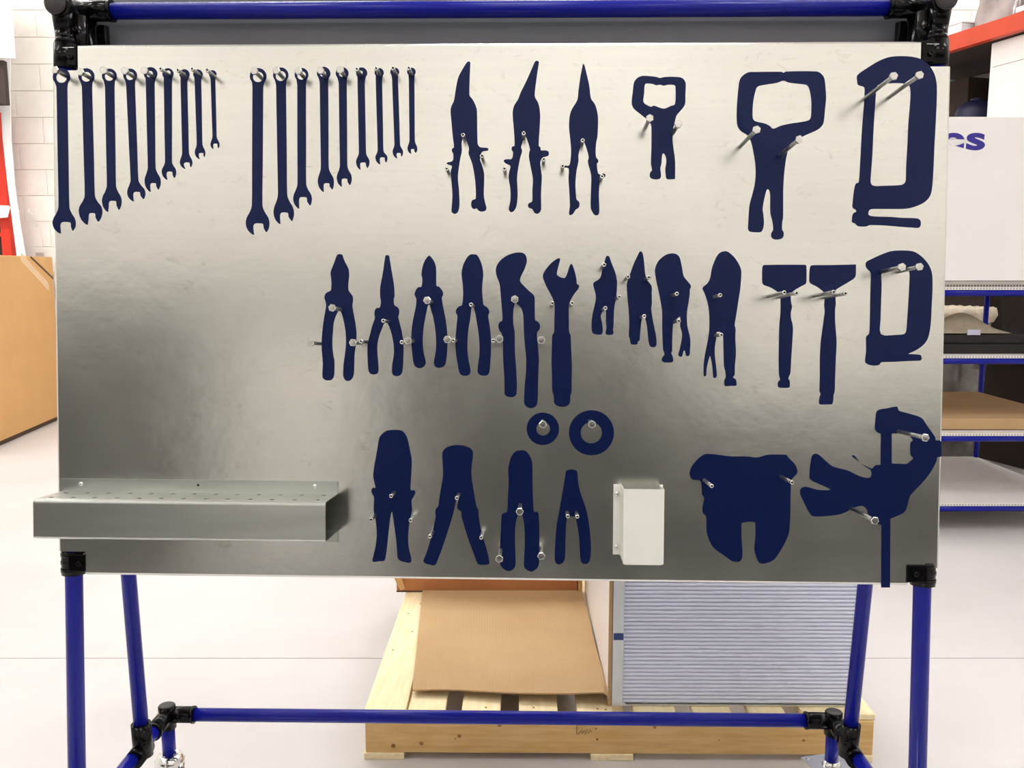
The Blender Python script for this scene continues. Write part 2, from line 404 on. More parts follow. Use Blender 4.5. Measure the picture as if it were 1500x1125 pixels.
# base: rear rail, side rails, corner joints
ZB = 0.27
cl = sl((-0.738, 1.762, ZB)); cr = sl((0.678, 1.7345, ZB))
pipe(cl + Vector((0.03, 0, 0)), cr - Vector((0.03, 0, 0)), 'rear_rail')
for c, s, ux, xr in ((cl, 1, -0.732, -0.724), (cr, -1, 0.670, 0.685)):
    f = sb(ux, -0.905, -0.015); f = Vector((f.x, f.y - 0.1, ZB))
    pipe(c + (f - c) * 0.05, f, 'side_rail')
    d = (f - c).normalized()
    j = MB()
    collar(j, c, c + Vector((0.059 * s, 0, 0)))
    collar(j, c, c + d * 0.075)
    j.tube(c + Vector((0, 0, -0.03)), c + Vector((0, 0, 0.019)), 0.0178, n=24)
    j.build('black_joint', 'black', stand)
    MB().lathe([(0.0165, 0), (0.0165, 0.002), (0.014, 0.0032), (0.001, 0.0036)], c + Vector((0, 0, 0.019)), (0, 0, 1), 24).build('end_cap', 'caprub', stand)
    screw_head(c + Vector((0.03 * s, -0.017, 0.002)), (0, -1, 0.1))
    # upright behind, standing on the side rail
    pb = sl((xr, 1.612, ZB)); k = (pb.y - c.y) / d.y; base = c + d * k
    base.x += 0.012 * s
    ptop = sb(-0.755 if s > 0 else 0.690, 0.50, -0.118)
    pipe(base, ptop, 'rear_post')
    j = MB()
    j.tube(base + Vector((0, 0, -0.005)), base + (ptop - base).normalized() * 0.062, 0.0188, n=24)
    j.tube(base + d * -0.026 - Vector((0.006 * s, 0, 0)), base + d * 0.028 - Vector((0.006 * s, 0, 0)), 0.0182, n=24)
    j.build('black_joint', 'black', stand)
    screw_head(base + Vector((0.012 * s, -0.017, 0.03)), (0.4 * s, -1, 0))
    # casters under both ends of the side rail
    for ci, (cp, swing) in enumerate(((c, R(200 if s > 0 else 15)), (Vector((f.x, f.y + 0.04, ZB)), R(10)))):
        st = MB().tube((cp.x, cp.y, 0.18), (cp.x, cp.y, ZB - 0.02), PR, n=20).build('caster_stem', 'bluepipe', stand)
        ca = link('caster', None, stand); ca.location = (cp.x, cp.y, 0.008); ca.rotation_euler = (0, 0, swing)
        p = MB()
        if s > 0:
            p.lathe([(0.021, 0.142), (0.030, 0.148), (0.031, 0.158), (0.026, 0.168), (0.0205, 0.172), (0.0165, 0.173), (0.0160, 0.166)], n=32)
        else:
            hs = [[(sx * 0.037 + 0.0055 * math.cos(a), sy * 0.03 + 0.0045 * math.sin(a)) for a in [2 * PI * i / 12 for i in range(12)]] for sx in (-1, 1) for sy in (-1, 1)]
            p.plate([(-0.047, -0.04), (0.047, -0.04), (0.047, 0.04), (-0.047, 0.04)], hs, 0.16, 0.164)
            p.lathe([(0.02, 0.164), (0.018, 0.168), (0.0165, 0.175), (0.0155, 0.175)], n=28)
            p.lathe([(0.032, 0.146), (0.033, 0.154), (0.028, 0.16)], n=28)
        p.build('caster_plate', 'chrome', ca)
        fk = MB()
        for yy in (-0.024, 0.021):
            fk.prism([(-0.03, 0.148), (0.03, 0.148), (0.038, 0.08), (0.04, 0.052), (0.022, 0.045), (0.0, 0.09), (-0.028, 0.12)], yy, yy + 0.003, 'xz')
        fk.box(-0.03, 0.03, -0.024, 0.024, 0.144, 0.148)
        fk.tube((0.028, -0.03, 0.06), (0.028, 0.03, 0.06), 0.006, n=12)
        fk.build('fork', 'chrome', ca)
        MB().lathe([(0.055, -0.015), (0.066, -0.012), (0.068, 0), (0.066, 0.012), (0.055, 0.015)], (0.028, 0, 0.06), (0, 1, 0), 32).build('wheel', 'blackmetal', ca)
# grey sheet on the far side of the stand, seen over the top edge of the board
TP = Matrix.Translation((0, 0.222, 0.84)) @ Matrix.Rotation(R(2.6), 4, 'X')
MB().box(-0.752, 0.690, 0, 0.004, 0.0, 0.86, TP).build('rear_panel', 'greypanel', stand, 'dark grey sheet on the far side of the pipe frame')

# ------------------------------------------------------------------ the tool board
board = thing('tool_shadow_board', 'large galvanised sheet metal board with navy tool silhouettes on the blue pipe stand', 'tool board', mtx=BM)
ML, MRt, MT, MBt = -0.750, 0.690, 0.4755, -0.391
outl = [(-0.7065, MT), (0.6425, MT), (0.6425, 0.4355), (MRt, 0.4355), (MRt, -0.362), (0.6405, -0.362), (0.6405, MBt), (-0.7045, MBt), (-0.7045, -0.3525), (ML, -0.3525), (ML, 0.434), (-0.7065, 0.434)]
pb = MB()
RB = 0.004
def shrink(p):
    x, y = p
    if abs(x - ML) < 1e-6: x += RB
    if abs(x - MRt) < 1e-6: x -= RB
    if abs(y - MT) < 1e-6: y -= RB
    if abs(y - MBt) < 1e-6: y += RB
    return (x, y)
pb.plate([shrink(p) for p in outl], [], -0.0015, 0.0)
def lip(a, b, out):
    # rolled bend and a return flange along the edge a-b (at the shrunk edge), out = outward direction
    a = Vector((a[0], a[1], 0)); b = Vector((b[0], b[1], 0)); out = Vector((out[0], out[1], 0)); zz = Vector((0, 0, 1))
    prof = [out * (RB * math.sin(t)) - zz * (RB * (1 - math.cos(t))) for t in [PI / 2 * i / 5 for i in range(6)]] + [out * RB - zz * 0.022]
    rows = [[pb.bm.verts.new(e + q) for q in prof] for e in (a, b)]
    rows2 = [[pb.bm.verts.new(e + q - out * 0.0012 * (i > 4) - zz * 0.0012 * (i < 5)) for i, q in enumerate(prof)] for e in (a, b)]
    for i in range(len(prof) - 1):
        f = pb.bm.faces.new((rows[0][i], rows[1][i], rows[1][i + 1], rows[0][i + 1])); f.smooth = True
        f = pb.bm.faces.new((rows2[0][i + 1], rows2[1][i + 1], rows2[1][i], rows2[0][i])); f.smooth = True
lip((-0.7065, MT - RB), (0.6425, MT - RB), (0, 1))
lip((-0.7045, MBt + RB), (0.6405, MBt + RB), (0, -1))
lip((ML + RB, 0.434), (ML + RB, -0.3525), (-1, 0))
lip((MRt - RB, 0.4355), (MRt - RB, -0.362), (1, 0))
pb.build('panel', 'panel', board, fix=False)

DECALS = [
 ('wrench_silhouette', 'navy combination wrench silhouette, longest of the left set at the board edge',
  '-744.6,414.6 -746.7,417.9 -747.7,421.7 -747.6,425.7 -746.4,429.4 -744.1,432.7 -741,435.3 -737.3,436.9 -733.3,437.4 -729.3,436.8 -725.7,435.2 -722.6,432.6 -720.5,429.3 -719.4,425.6 -719.4,421.6 -720.5,417.9 -722.7,414.5 -723.9,409 -724.3,405.4 -724.1,342.4 -723.9,279.3 -723.6,214 -720,203.9 -715,196 -713.1,187.5 -714.4,180.9 -717.2,176.4 -718.7,175.5 -719.9,178.6 -721.2,182.5 -721.3,186.8 -723.3,189.2 -735.1,189.6 -738.7,185.8 -738.7,180.3 -738.5,175.1 -738.3,171 -742.1,172.1 -748.8,178.4 -751.7,187.4 -749.7,195.9 -744.9,203.9 -741.3,214 -741.5,279.3 -741.7,342.5 -741.9,405.4 -742.5,409.1',
  ['-724.6,422.7 -725.1,420 -726.4,417.6 -728.4,415.7 -730.9,414.5 -733.6,414.1 -736.4,414.5 -738.9,415.7 -740.8,417.7 -742,420.1 -742.4,422.7 -742,425.4 -740.7,427.8 -738.7,429.7 -736.2,431 -733.4,431.4 -730.7,430.9 -728.2,429.7 -726.3,427.8 -725,425.4']),
 ('wrench_silhouette', 'navy combination wrench silhouette, second longest of the left set at the board edge',
  '-702.8,416.2 -704.7,419.3 -705.7,422.8 -705.6,426.4 -704.4,429.9 -702.4,432.9 -699.5,435.3 -696.1,436.8 -692.4,437.3 -688.7,436.7 -685.3,435.2 -682.5,432.9 -680.5,429.8 -679.5,426.3 -679.5,422.7 -680.5,419.2 -682.5,416.1 -683.3,409.6 -683.6,405.3 -682.8,348.4 -682,291.5 -681.2,232.6 -676.9,223 -671.2,215.5 -669,207.4 -670.7,198 -674.3,191.4 -676.3,190.2 -678.2,193.2 -680.3,197.1 -680.5,201.2 -681.8,203.8 -689.5,204 -691.8,200.2 -692,194.7 -693,189.5 -693.9,185.4 -697.9,186.9 -705,195.3 -708,207.4 -706.1,215.5 -701.3,223 -697.7,232.6 -698.5,291.5 -699.3,348.5 -700.1,405.3 -700.7,409.7',
  ['-684.5,423.6 -684.9,421.2 -686.1,419 -687.9,417.3 -690.2,416.2 -692.7,415.8 -695.1,416.2 -697.4,417.3 -699.2,419 -700.3,421.2 -700.6,423.7 -700.2,426.1 -699,428.3 -697.2,430 -695,431.1 -692.5,431.5 -690,431.1 -687.7,430 -686,428.2 -684.8,426']),
 ('wrench_silhouette', 'navy combination wrench silhouette, third longest of the left set at the board edge',
  '-664.2,417.3 -666,420.1 -666.9,423.3 -666.8,426.7 -665.8,429.9 -663.9,432.6 -661.3,434.8 -658.1,436.2 -654.7,436.6 -651.4,436.1 -648.3,434.8 -645.7,432.6 -643.9,429.8 -642.9,426.6 -642.9,423.3 -643.9,420.1 -645.7,417.2 -646.5,410 -646.8,405.2 -646.6,353.6 -646.3,301.9 -646.1,248.5 -642.9,238.9 -638.6,231.4 -636.9,223.4 -638.1,215.8 -640.6,210.6 -642,209.6 -643.6,212.7 -645.5,216.7 -645.6,221 -647.1,223.6 -655.7,223.9 -658.3,220.3 -658.4,215 -659.2,210 -659.8,206.1 -662.5,207.3 -667.3,213.9 -669.4,223.3 -667.8,231.4 -663.9,238.9 -661,248.5 -661.4,301.9 -661.7,353.6 -662.1,405.2 -662.6,410',
  ['-647.4,424.3 -647.8,422 -648.8,420 -650.5,418.4 -652.6,417.3 -655,417 -657.3,417.3 -659.4,418.4 -661,420 -662.1,422.1 -662.4,424.3 -662,426.6 -660.9,428.6 -659.2,430.3 -657.1,431.3 -654.8,431.6 -652.5,431.3 -650.4,430.2 -648.7,428.6 -647.7,426.6']),
 ('wrench_silhouette', 'navy combination wrench silhouette, fourth longest of the left set at the board edge',
  '-629.5,418.5 -631.1,421.1 -631.9,424.1 -631.9,427.2 -630.9,430.2 -629.2,432.8 -626.7,434.8 -623.8,436.1 -620.6,436.5 -617.5,436.1 -614.6,434.8 -612.2,432.7 -610.5,430.1 -609.6,427.2 -609.6,424 -610.5,421.1 -612.2,418.4 -612.9,412.8 -613.1,409 -611.8,359.2 -610.5,309.3 -609.1,257.7 -605.1,249.7 -599.7,243.4 -597.7,236.6 -598.5,231.2 -600.3,227.5 -601.3,226.8 -603.4,229.4 -605.8,232.6 -606,236.1 -607.4,238.2 -615.3,238.5 -617.7,235.4 -617.7,230.8 -617.3,226.5 -617,223.1 -620,224.1 -625.3,229.2 -627.6,236.6 -626.5,243.4 -623.8,249.7 -621.7,257.7 -623.7,309.3 -625.5,359.2 -627.4,409 -627.9,412.8',
  ['-614,424.7 -614.4,422.7 -615.4,420.9 -616.9,419.4 -618.8,418.5 -620.8,418.2 -622.9,418.5 -624.8,419.4 -626.2,420.9 -627.2,422.7 -627.5,424.8 -627.1,426.8 -626.1,428.6 -624.6,430 -622.8,431 -620.7,431.3 -618.6,430.9 -616.8,430 -615.3,428.6 -614.4,426.7']),
 ('wrench_silhouette', 'navy combination wrench silhouette, fifth longest of the left set at the board edge',
  '-595.7,421.2 -597.3,423.7 -598.1,426.7 -598,429.7 -597.1,432.6 -595.4,435.1 -593,437.1 -590.2,438.3 -587.1,438.7 -584,438.3 -581.2,437 -578.9,435.1 -577.2,432.5 -576.3,429.6 -576.3,426.6 -577.2,423.7 -578.8,421.1 -580.4,414.6 -580.9,410.2 -580.8,366.5 -580.7,322.7 -580.6,277.5 -577.7,269 -573.7,262.3 -572.2,255.1 -573.2,248 -575.4,243.1 -576.6,242.2 -578,244.5 -579.6,247.5 -579.8,250.6 -580.9,252.5 -587.7,252.7 -589.7,249.9 -589.7,245.6 -589.4,241.6 -589,238.5 -591.8,239.6 -596.7,246 -598.8,255.1 -597.8,262.3 -595.2,269 -593.2,277.5 -593.9,322.8 -594.5,366.6 -595.1,410.3 -595.3,414.6',
  ['-583.2,427.8 -583.5,426.1 -584.2,424.7 -585.4,423.5 -586.9,422.8 -588.6,422.5 -590.2,422.8 -591.7,423.5 -592.9,424.7 -593.7,426.2 -593.9,427.8 -593.6,429.4 -592.8,430.9 -591.6,432 -590.1,432.7 -588.5,433 -586.8,432.7 -585.3,432 -584.2,430.8 -583.4,429.4']),
 ('wrench_silhouette', 'navy combination wrench silhouette, sixth longest of the left set at the board edge',
  '-565.8,422.2 -567.2,424.4 -567.8,426.8 -567.8,429.3 -567,431.7 -565.6,433.8 -563.6,435.4 -561.3,436.5 -558.7,436.8 -556.2,436.5 -553.8,435.4 -551.9,433.8 -550.5,431.7 -549.8,429.3 -549.8,426.7 -550.5,424.3 -551.9,422.2 -552.3,415 -552.5,410.1 -552.9,369.5 -553.2,328.8 -553.6,286.7 -551.2,280.7 -548,276 -546.8,270.9 -547.5,265.4 -549.2,261.6 -550.1,260.9 -551.3,263.2 -552.6,266.1 -552.7,269.1 -553.9,271 -560.6,271.2 -562.6,268.6 -562.6,264.6 -562,260.9 -561.4,258 -564,258.9 -568.5,263.8 -570.4,270.9 -569.4,276 -566.8,280.7 -564.9,286.7 -565.2,328.8 -565.4,369.5 -565.7,410.2 -565.7,415',
  ['-554.5,429.2 -554.7,427.9 -555.3,426.8 -556.3,425.8 -557.5,425.3 -558.8,425.1 -560.1,425.3 -561.3,425.9 -562.3,426.8 -562.9,428 -563.1,429.3 -562.8,430.5 -562.2,431.7 -561.3,432.6 -560.1,433.2 -558.7,433.4 -557.4,433.2 -556.2,432.6 -555.3,431.7 -554.7,430.5']),
 ('wrench_silhouette', 'navy combination wrench silhouette, third shortest of the left set at the board edge',
  '-538.2,421.9 -539.4,423.8 -540,426 -540,428.3 -539.3,430.5 -538,432.4 -536.2,433.9 -534,434.8 -531.7,435.2 -529.4,434.8 -527.3,433.9 -525.5,432.4 -524.2,430.5 -523.6,428.3 -523.6,426 -524.2,423.8 -525.5,421.8 -526.9,416.3 -527.3,412.7 -526.8,376 -526.2,339.2 -525.6,301.2 -523.6,295.2 -521,290.5 -520.1,285.4 -520.8,281.5 -522.4,278.8 -523.3,278.3 -523.8,280 -524.3,282.1 -524.4,284.4 -525.5,285.8 -532.1,285.9 -534,283.8 -533.9,280.7 -532.6,277.7 -531.4,275.4 -534,276.1 -538.5,279.9 -540.5,285.4 -539.7,290.5 -537.9,295.2 -536.6,301.2 -537.2,339.2 -537.7,376 -538.3,412.7 -538.3,416.4',
  ['-530.2,427.6 -530.3,426.8 -530.7,426 -531.3,425.5 -532,425.1 -532.9,425 -533.7,425.1 -534.4,425.5 -535,426.1 -535.4,426.8 -535.5,427.6 -535.4,428.4 -535,429.1 -534.4,429.7 -533.6,430.1 -532.8,430.2 -532,430.1 -531.2,429.7 -530.7,429.1 -530.3,428.4']),
 ('wrench_silhouette', 'navy combination wrench silhouette, second shortest of the left set at the board edge',
  '-515.8,422.1 -517,424 -517.5,426 -517.5,428.2 -516.8,430.2 -515.6,432 -514,433.4 -512,434.3 -509.8,434.6 -507.6,434.3 -505.6,433.4 -504,432 -502.8,430.2 -502.2,428.1 -502.2,426 -502.8,423.9 -503.9,422.1 -504.4,417.2 -504.6,413.9 -504.2,381.5 -503.9,349.1 -503.5,315.6 -501.8,310.2 -499.6,305.8 -498.7,301.2 -499.2,297.4 -500.1,294.8 -500.7,294.4 -501.1,295.9 -501.7,297.8 -501.7,299.8 -502.6,301 -507.9,301.2 -509.5,299.2 -509.4,296.2 -508.8,293.4 -508.2,291.2 -510.4,291.9 -514.2,295.7 -515.9,301.2 -515.3,305.8 -513.7,310.2 -512.6,315.7 -513.5,349.1 -514.4,381.6 -515.3,413.9 -515.4,417.2',
  []),
 ('wrench_silhouette', 'navy combination wrench silhouette, shortest of the left set at the board edge',
  '-490.5,423.6 -491.4,425 -491.9,426.7 -491.9,428.4 -491.3,430 -490.4,431.4 -489.1,432.5 -487.5,433.2 -485.8,433.4 -484,433.2 -482.5,432.5 -481.2,431.4 -480.2,430 -479.7,428.3 -479.7,426.6 -480.2,425 -481.1,423.6 -481.5,419.3 -481.6,416.5 -481.1,387.1 -480.6,357.7 -480.1,327.4 -478.4,322.4 -476.2,318.5 -475.4,314.3 -476,311.3 -477.3,309.2 -478.1,308.8 -478.4,310.4 -478.8,312.5 -478.8,314.7 -479.7,316 -484.4,316.2 -485.8,314.4 -485.8,311.7 -485.7,309.2 -485.6,307.2 -486.8,307.7 -489.1,310.4 -490.1,314.3 -489.5,318.5 -487.9,322.5 -486.8,327.4 -487.6,357.8 -488.3,387.1 -489.1,416.5 -489.4,419.3',
  []),
 ('wrench_silhouette', 'navy combination wrench silhouette, longest of the right set in the middle of the board',
  '-422.2,414.8 -424.2,418 -425.2,421.6 -425.2,425.4 -424.1,429 -421.9,432.1 -419,434.5 -415.5,436.1 -411.7,436.6 -407.9,436 -404.4,434.5 -401.5,432 -399.4,428.9 -398.3,425.3 -398.3,421.5 -399.4,417.9 -401.4,414.7 -403.1,408.6 -403.6,404.5 -404.4,342.8 -405.1,280.9 -405.9,217 -401.9,205.9 -396.5,197.3 -394.5,188 -395.8,180.1 -398.6,174.7 -400.2,173.7 -402,176.8 -404,180.8 -404.2,185.1 -406.1,187.6 -417.4,187.9 -420.8,184.2 -420.7,178.7 -420.2,173.5 -419.8,169.4 -423.6,170.7 -430.4,177.7 -433.3,187.9 -431.5,197.2 -426.6,205.9 -423,216.9 -422.4,280.9 -421.8,342.8 -421.2,404.5 -421.4,408.6',
  ['-403.3,422.5 -403.7,419.9 -404.9,417.6 -406.8,415.7 -409.2,414.6 -411.8,414.2 -414.5,414.6 -416.8,415.8 -418.7,417.6 -419.9,420 -420.3,422.5 -419.9,425.1 -418.6,427.4 -416.7,429.3 -414.4,430.5 -411.7,430.9 -409.1,430.4 -406.7,429.2 -404.9,427.4 -403.7,425.1']),
 ('wrench_silhouette', 'navy combination wrench silhouette, second longest of the right set in the middle of the board',
  '-384.7,417.4 -386.5,420.4 -387.4,423.7 -387.4,427.2 -386.4,430.5 -384.4,433.4 -381.7,435.6 -378.5,437 -375,437.5 -371.5,437 -368.3,435.6 -365.6,433.3 -363.7,430.4 -362.7,427.1 -362.7,423.6 -363.6,420.3 -365.5,417.4 -366.3,411.1 -366.6,407 -366.2,350.1 -365.8,293.1 -365.4,234.1 -361.5,223.1 -356.3,214.4 -354.3,205.2 -355.2,197.6 -357.1,192.4 -358.1,191.5 -360.5,194.5 -363.2,198.4 -363.4,202.6 -365,205.1 -374.3,205.4 -377,201.7 -377.1,196.2 -376.9,191 -376.8,186.9 -379.9,188.2 -385.4,195.1 -387.7,205.1 -386.4,214.4 -383,223.1 -380.4,234.1 -381.1,293.1 -381.9,350.1 -382.6,407 -383.1,411.2',
  ['-366.8,423.9 -367.2,421.4 -368.4,419.2 -370.2,417.4 -372.5,416.3 -375.1,415.9 -377.6,416.3 -379.9,417.4 -381.7,419.2 -382.9,421.5 -383.3,424 -382.9,426.5 -381.7,428.7 -379.9,430.5 -377.6,431.6 -375,432 -372.5,431.6 -370.2,430.5 -368.4,428.7 -367.2,426.4']),
 ('wrench_silhouette', 'navy combination wrench silhouette, third longest of the right set in the middle of the board',
  '-349.9,418.7 -351.5,421.3 -352.4,424.3 -352.3,427.4 -351.4,430.3 -349.7,432.9 -347.3,434.9 -344.4,436.2 -341.3,436.6 -338.2,436.2 -335.3,434.9 -332.9,432.9 -331.2,430.3 -330.3,427.3 -330.3,424.2 -331.1,421.2 -332.8,418.6 -333.8,412.4 -334.2,408.2 -334.3,356.5 -334.3,304.7 -334.4,251.2 -331.2,242.2 -326.8,235.1 -325.1,227.6 -325.9,221.5 -327.5,217.3 -328.4,216.5 -330.5,219.5 -332.9,223.4 -333.1,227.5 -334.7,229.9 -343.4,230.2 -346,226.5 -346,221 -346,215.8 -346,211.8 -348.7,212.9 -353.5,218.9 -355.6,227.5 -354.3,235.1 -351,242.2 -348.5,251.2 -348.5,304.7 -348.4,356.6 -348.3,408.2 -348.7,412.4',
  ['-334.4,424.6 -334.8,422.5 -335.7,420.6 -337.3,419.1 -339.2,418.2 -341.3,417.9 -343.5,418.2 -345.4,419.2 -346.9,420.7 -347.9,422.6 -348.2,424.7 -347.9,426.7 -346.9,428.6 -345.3,430.1 -343.4,431.1 -341.3,431.4 -339.2,431.1 -337.2,430.1 -335.7,428.6 -334.7,426.7']),
 ('wrench_silhouette', 'navy combination wrench silhouette, fourth longest of the right set in the middle of the board',
  '-313.8,420.8 -315.4,423.4 -316.3,426.3 -316.2,429.3 -315.3,432.2 -313.6,434.7 -311.3,436.7 -308.5,437.9 -305.5,438.3 -302.4,437.9 -299.6,436.6 -297.3,434.6 -295.6,432.1 -294.7,429.2 -294.7,426.2 -295.5,423.3 -297.2,420.8 -297.9,415.5 -298.1,412 -297.9,367.7 -297.8,323.3 -297.6,277.5 -294.6,269 -290.6,262.3 -289.1,255.2 -289.8,248.1 -291.2,243.2 -292.1,242.3 -294,244.6 -296.1,247.4 -296.3,250.5 -297.5,252.4 -304,252.5 -305.9,249.8 -305.9,245.6 -305.9,241.7 -305.9,238.6 -308.6,239.8 -313.4,246.1 -315.5,255.2 -314.5,262.3 -312.2,269 -310.4,277.5 -310.9,323.3 -311.4,367.7 -311.9,412 -312.4,415.6',
  ['-301.5,427.4 -301.8,425.8 -302.5,424.5 -303.6,423.4 -305,422.7 -306.6,422.4 -308.1,422.7 -309.5,423.4 -310.6,424.5 -311.3,425.9 -311.6,427.4 -311.3,428.9 -310.6,430.3 -309.5,431.4 -308.1,432.1 -306.5,432.3 -305,432.1 -303.6,431.4 -302.5,430.3 -301.8,428.9']),
 ('wrench_silhouette', 'navy combination wrench silhouette, fifth longest of the right set in the middle of the board',
  '-283.5,421.1 -285,423.5 -285.8,426.3 -285.8,429.1 -284.9,431.9 -283.3,434.3 -281.1,436.1 -278.4,437.3 -275.5,437.7 -272.6,437.3 -270,436.1 -267.8,434.2 -266.2,431.8 -265.3,429.1 -265.3,426.2 -266.1,423.4 -267.6,421 -268,414.8 -268.2,410.6 -267.9,367.6 -267.6,324.6 -267.3,280.1 -264.8,272.6 -261.4,266.7 -260.1,260.4 -260.9,254.4 -262.6,250.2 -263.6,249.4 -265.3,251.7 -267.1,254.6 -267.3,257.8 -268.4,259.7 -274.7,259.9 -276.6,257.3 -276.6,253.5 -276.5,249.9 -276.4,247 -278.7,248 -282.8,253.1 -284.6,260.4 -283.7,266.7 -281.3,272.6 -279.5,280.1 -280.1,324.6 -280.6,367.7 -281.1,410.7 -281.7,414.8',
  ['-271.3,427.3 -271.5,425.8 -272.2,424.5 -273.3,423.5 -274.6,422.8 -276.1,422.6 -277.6,422.8 -278.9,423.5 -279.9,424.5 -280.6,425.9 -280.8,427.3 -280.6,428.7 -279.9,430.1 -278.9,431.1 -277.5,431.7 -276.1,432 -274.6,431.7 -273.3,431.1 -272.2,430 -271.5,428.7']),
 ('wrench_silhouette', 'navy combination wrench silhouette, sixth longest of the right set in the middle of the board',
  '-251,422.6 -252.3,424.7 -253,427.1 -252.9,429.6 -252.2,432 -250.8,434.1 -248.9,435.7 -246.6,436.7 -244.1,437.1 -241.5,436.7 -239.2,435.7 -237.3,434 -235.9,431.9 -235.2,429.5 -235.1,427 -235.8,424.6 -237.2,422.5 -238.6,416.1 -239,411.8 -238.4,375.3 -237.7,338.8 -237,301 -235,295.5 -232.4,291.2 -231.4,286.6 -232.2,281.3 -234.1,277.6 -235.1,276.9 -236.1,278.9 -237.2,281.4 -237.3,284 -238.4,285.6 -244.7,285.8 -246.5,283.5 -246.5,279.9 -246.3,276.6 -246,274 -248,274.9 -251.6,279.7 -253.2,286.6 -252.4,291.2 -250.2,295.5 -248.7,301 -249.3,338.8 -250,375.4 -250.7,411.9 -250.7,416.1',
  ['-242.2,428.7 -242.4,427.6 -242.9,426.6 -243.7,425.8 -244.8,425.3 -245.9,425.1 -247.1,425.3 -248.1,425.8 -248.9,426.6 -249.4,427.6 -249.6,428.8 -249.4,429.9 -248.9,430.9 -248.1,431.7 -247,432.2 -245.9,432.4 -244.8,432.2 -243.7,431.7 -242.9,430.9 -242.4,429.9']),
 ('wrench_silhouette', 'navy combination wrench silhouette, third shortest of the right set in the middle of the board',
  '-221.4,424 -222.5,425.7 -223.1,427.7 -223.1,429.8 -222.5,431.7 -221.3,433.5 -219.8,434.8 -217.8,435.6 -215.8,435.9 -213.7,435.6 -211.8,434.8 -210.2,433.4 -209.1,431.7 -208.5,429.7 -208.4,427.7 -209,425.7 -210.1,424 -210.8,418.2 -211,414.4 -210.3,378.3 -209.6,342.2 -208.9,304.9 -206.6,300.4 -203.4,296.9 -202.3,293.1 -202.9,289 -204.4,286.1 -205.2,285.6 -205.9,287.4 -206.7,289.7 -206.8,292.2 -207.7,293.8 -213.1,293.9 -214.7,291.7 -214.7,288.3 -214.4,285.2 -214.2,282.7 -216.3,283.4 -220.2,287.4 -221.9,293.1 -221.2,296.9 -219.5,300.4 -218.2,304.9 -219.2,342.2 -220.3,378.3 -221.3,414.4 -221.4,418.2',
  ['-215,428.1 -215.1,427.4 -215.4,426.8 -216,426.2 -216.6,425.9 -217.4,425.8 -218.1,425.9 -218.8,426.3 -219.3,426.8 -219.6,427.4 -219.7,428.1 -219.6,428.9 -219.3,429.5 -218.8,430 -218.1,430.4 -217.4,430.5 -216.6,430.4 -216,430 -215.4,429.5 -215.1,428.9']),
 ('wrench_silhouette', 'navy combination wrench silhouette, second shortest of the right set in the middle of the board',
  '-196.2,425.1 -197.2,426.8 -197.8,428.7 -197.7,430.7 -197.2,432.6 -196.1,434.2 -194.5,435.5 -192.7,436.3 -190.7,436.6 -188.7,436.3 -186.9,435.5 -185.3,434.2 -184.2,432.5 -183.7,430.7 -183.6,428.7 -184.2,426.8 -185.2,425.1 -185.4,420.2 -185.4,416.9 -184.2,383 -183.1,349.1 -181.9,314 -180.2,309.6 -178,306 -177.1,302.3 -177.7,298.2 -179,295.5 -179.7,295 -180.2,296.3 -180.8,298 -180.8,299.8 -181.6,300.8 -186.3,301 -187.7,299.2 -187.6,296.5 -187.1,294 -186.6,292.1 -188.7,292.8 -192.4,296.7 -194,302.3 -193.5,306 -192.2,309.6 -191.1,314 -192.4,349.1 -193.7,383 -194.9,416.9 -195.2,420.2',
  []),
 ('wrench_silhouette', 'navy combination wrench silhouette, shortest of the right set in the middle of the board',
  '-169,425.5 -170.1,427.1 -170.6,428.9 -170.6,430.8 -170,432.7 -169,434.2 -167.5,435.5 -165.7,436.3 -163.8,436.5 -161.9,436.2 -160.1,435.5 -158.7,434.2 -157.6,432.6 -157,430.8 -157,428.9 -157.5,427 -158.5,425.4 -158.9,421 -159,418.1 -158.7,385.9 -158.4,353.8 -158.1,320.5 -156.7,315.6 -154.8,311.6 -154.1,307.5 -154.7,304 -156.2,301.6 -157,301.2 -158,302.5 -159,304.2 -159.1,306 -159.8,307.1 -163.4,307.2 -164.4,305.7 -164.4,303.3 -164.1,301.1 -163.9,299.4 -165.6,300 -168.6,303 -170,307.5 -169.4,311.7 -167.9,315.6 -166.8,320.5 -167.2,353.8 -167.6,386 -168,418.1 -168.3,421.1',
  []),
 ('tin_snips_silhouette', 'navy silhouette of snips with bent beak, left one of the three tall snips',
  '-72.2,445.8 -69.4,444.5 -69.4,438.8 -70.5,393.1 -65.6,386.3 -60.5,376.3 -58.2,367.6 -57,316.2 -52.7,309.9 -41.7,308.9 -39.5,306.7 -41.2,304.4 -48.8,303.2 -51.6,299.4 -50.6,294.9 -53.1,291.1 -48.5,277.3 -46.1,264.7 -46.7,234.5 -44.9,223.2 -42.3,213.1 -44.6,208.6 -50.9,207.3 -55.5,209.3 -58.1,212.6 -62.4,211.3 -66.2,214.4 -67,220.7 -65,225.7 -59.7,228.2 -60.5,254.7 -65.2,282.3 -71.6,299.9 -70.9,307.5 -74.2,318.7 -79.4,327.5 -82.6,317.5 -82.3,303.7 -84.8,292.4 -88,269.8 -88.5,259.7 -86.7,242.1 -85.8,216.9 -88.3,206.8 -92.9,203.7 -97.5,205.5 -98.8,209.3 -97.3,233.2 -99.5,259.7 -100,272.3 -98.2,279.8 -104.1,282.3 -106.9,284.1 -104.6,286.1 -99.5,286.9 -96.2,290.4 -96.3,299.9 -98.3,303 -98.1,307.5 -95,310 -97.1,327.6 -99.2,350.1 -100.8,367.7 -99.3,375.2 -95.3,383.9 -92.3,402.7 -88.6,420.1 -82.3,432.6 -75.2,443.8',
  []),
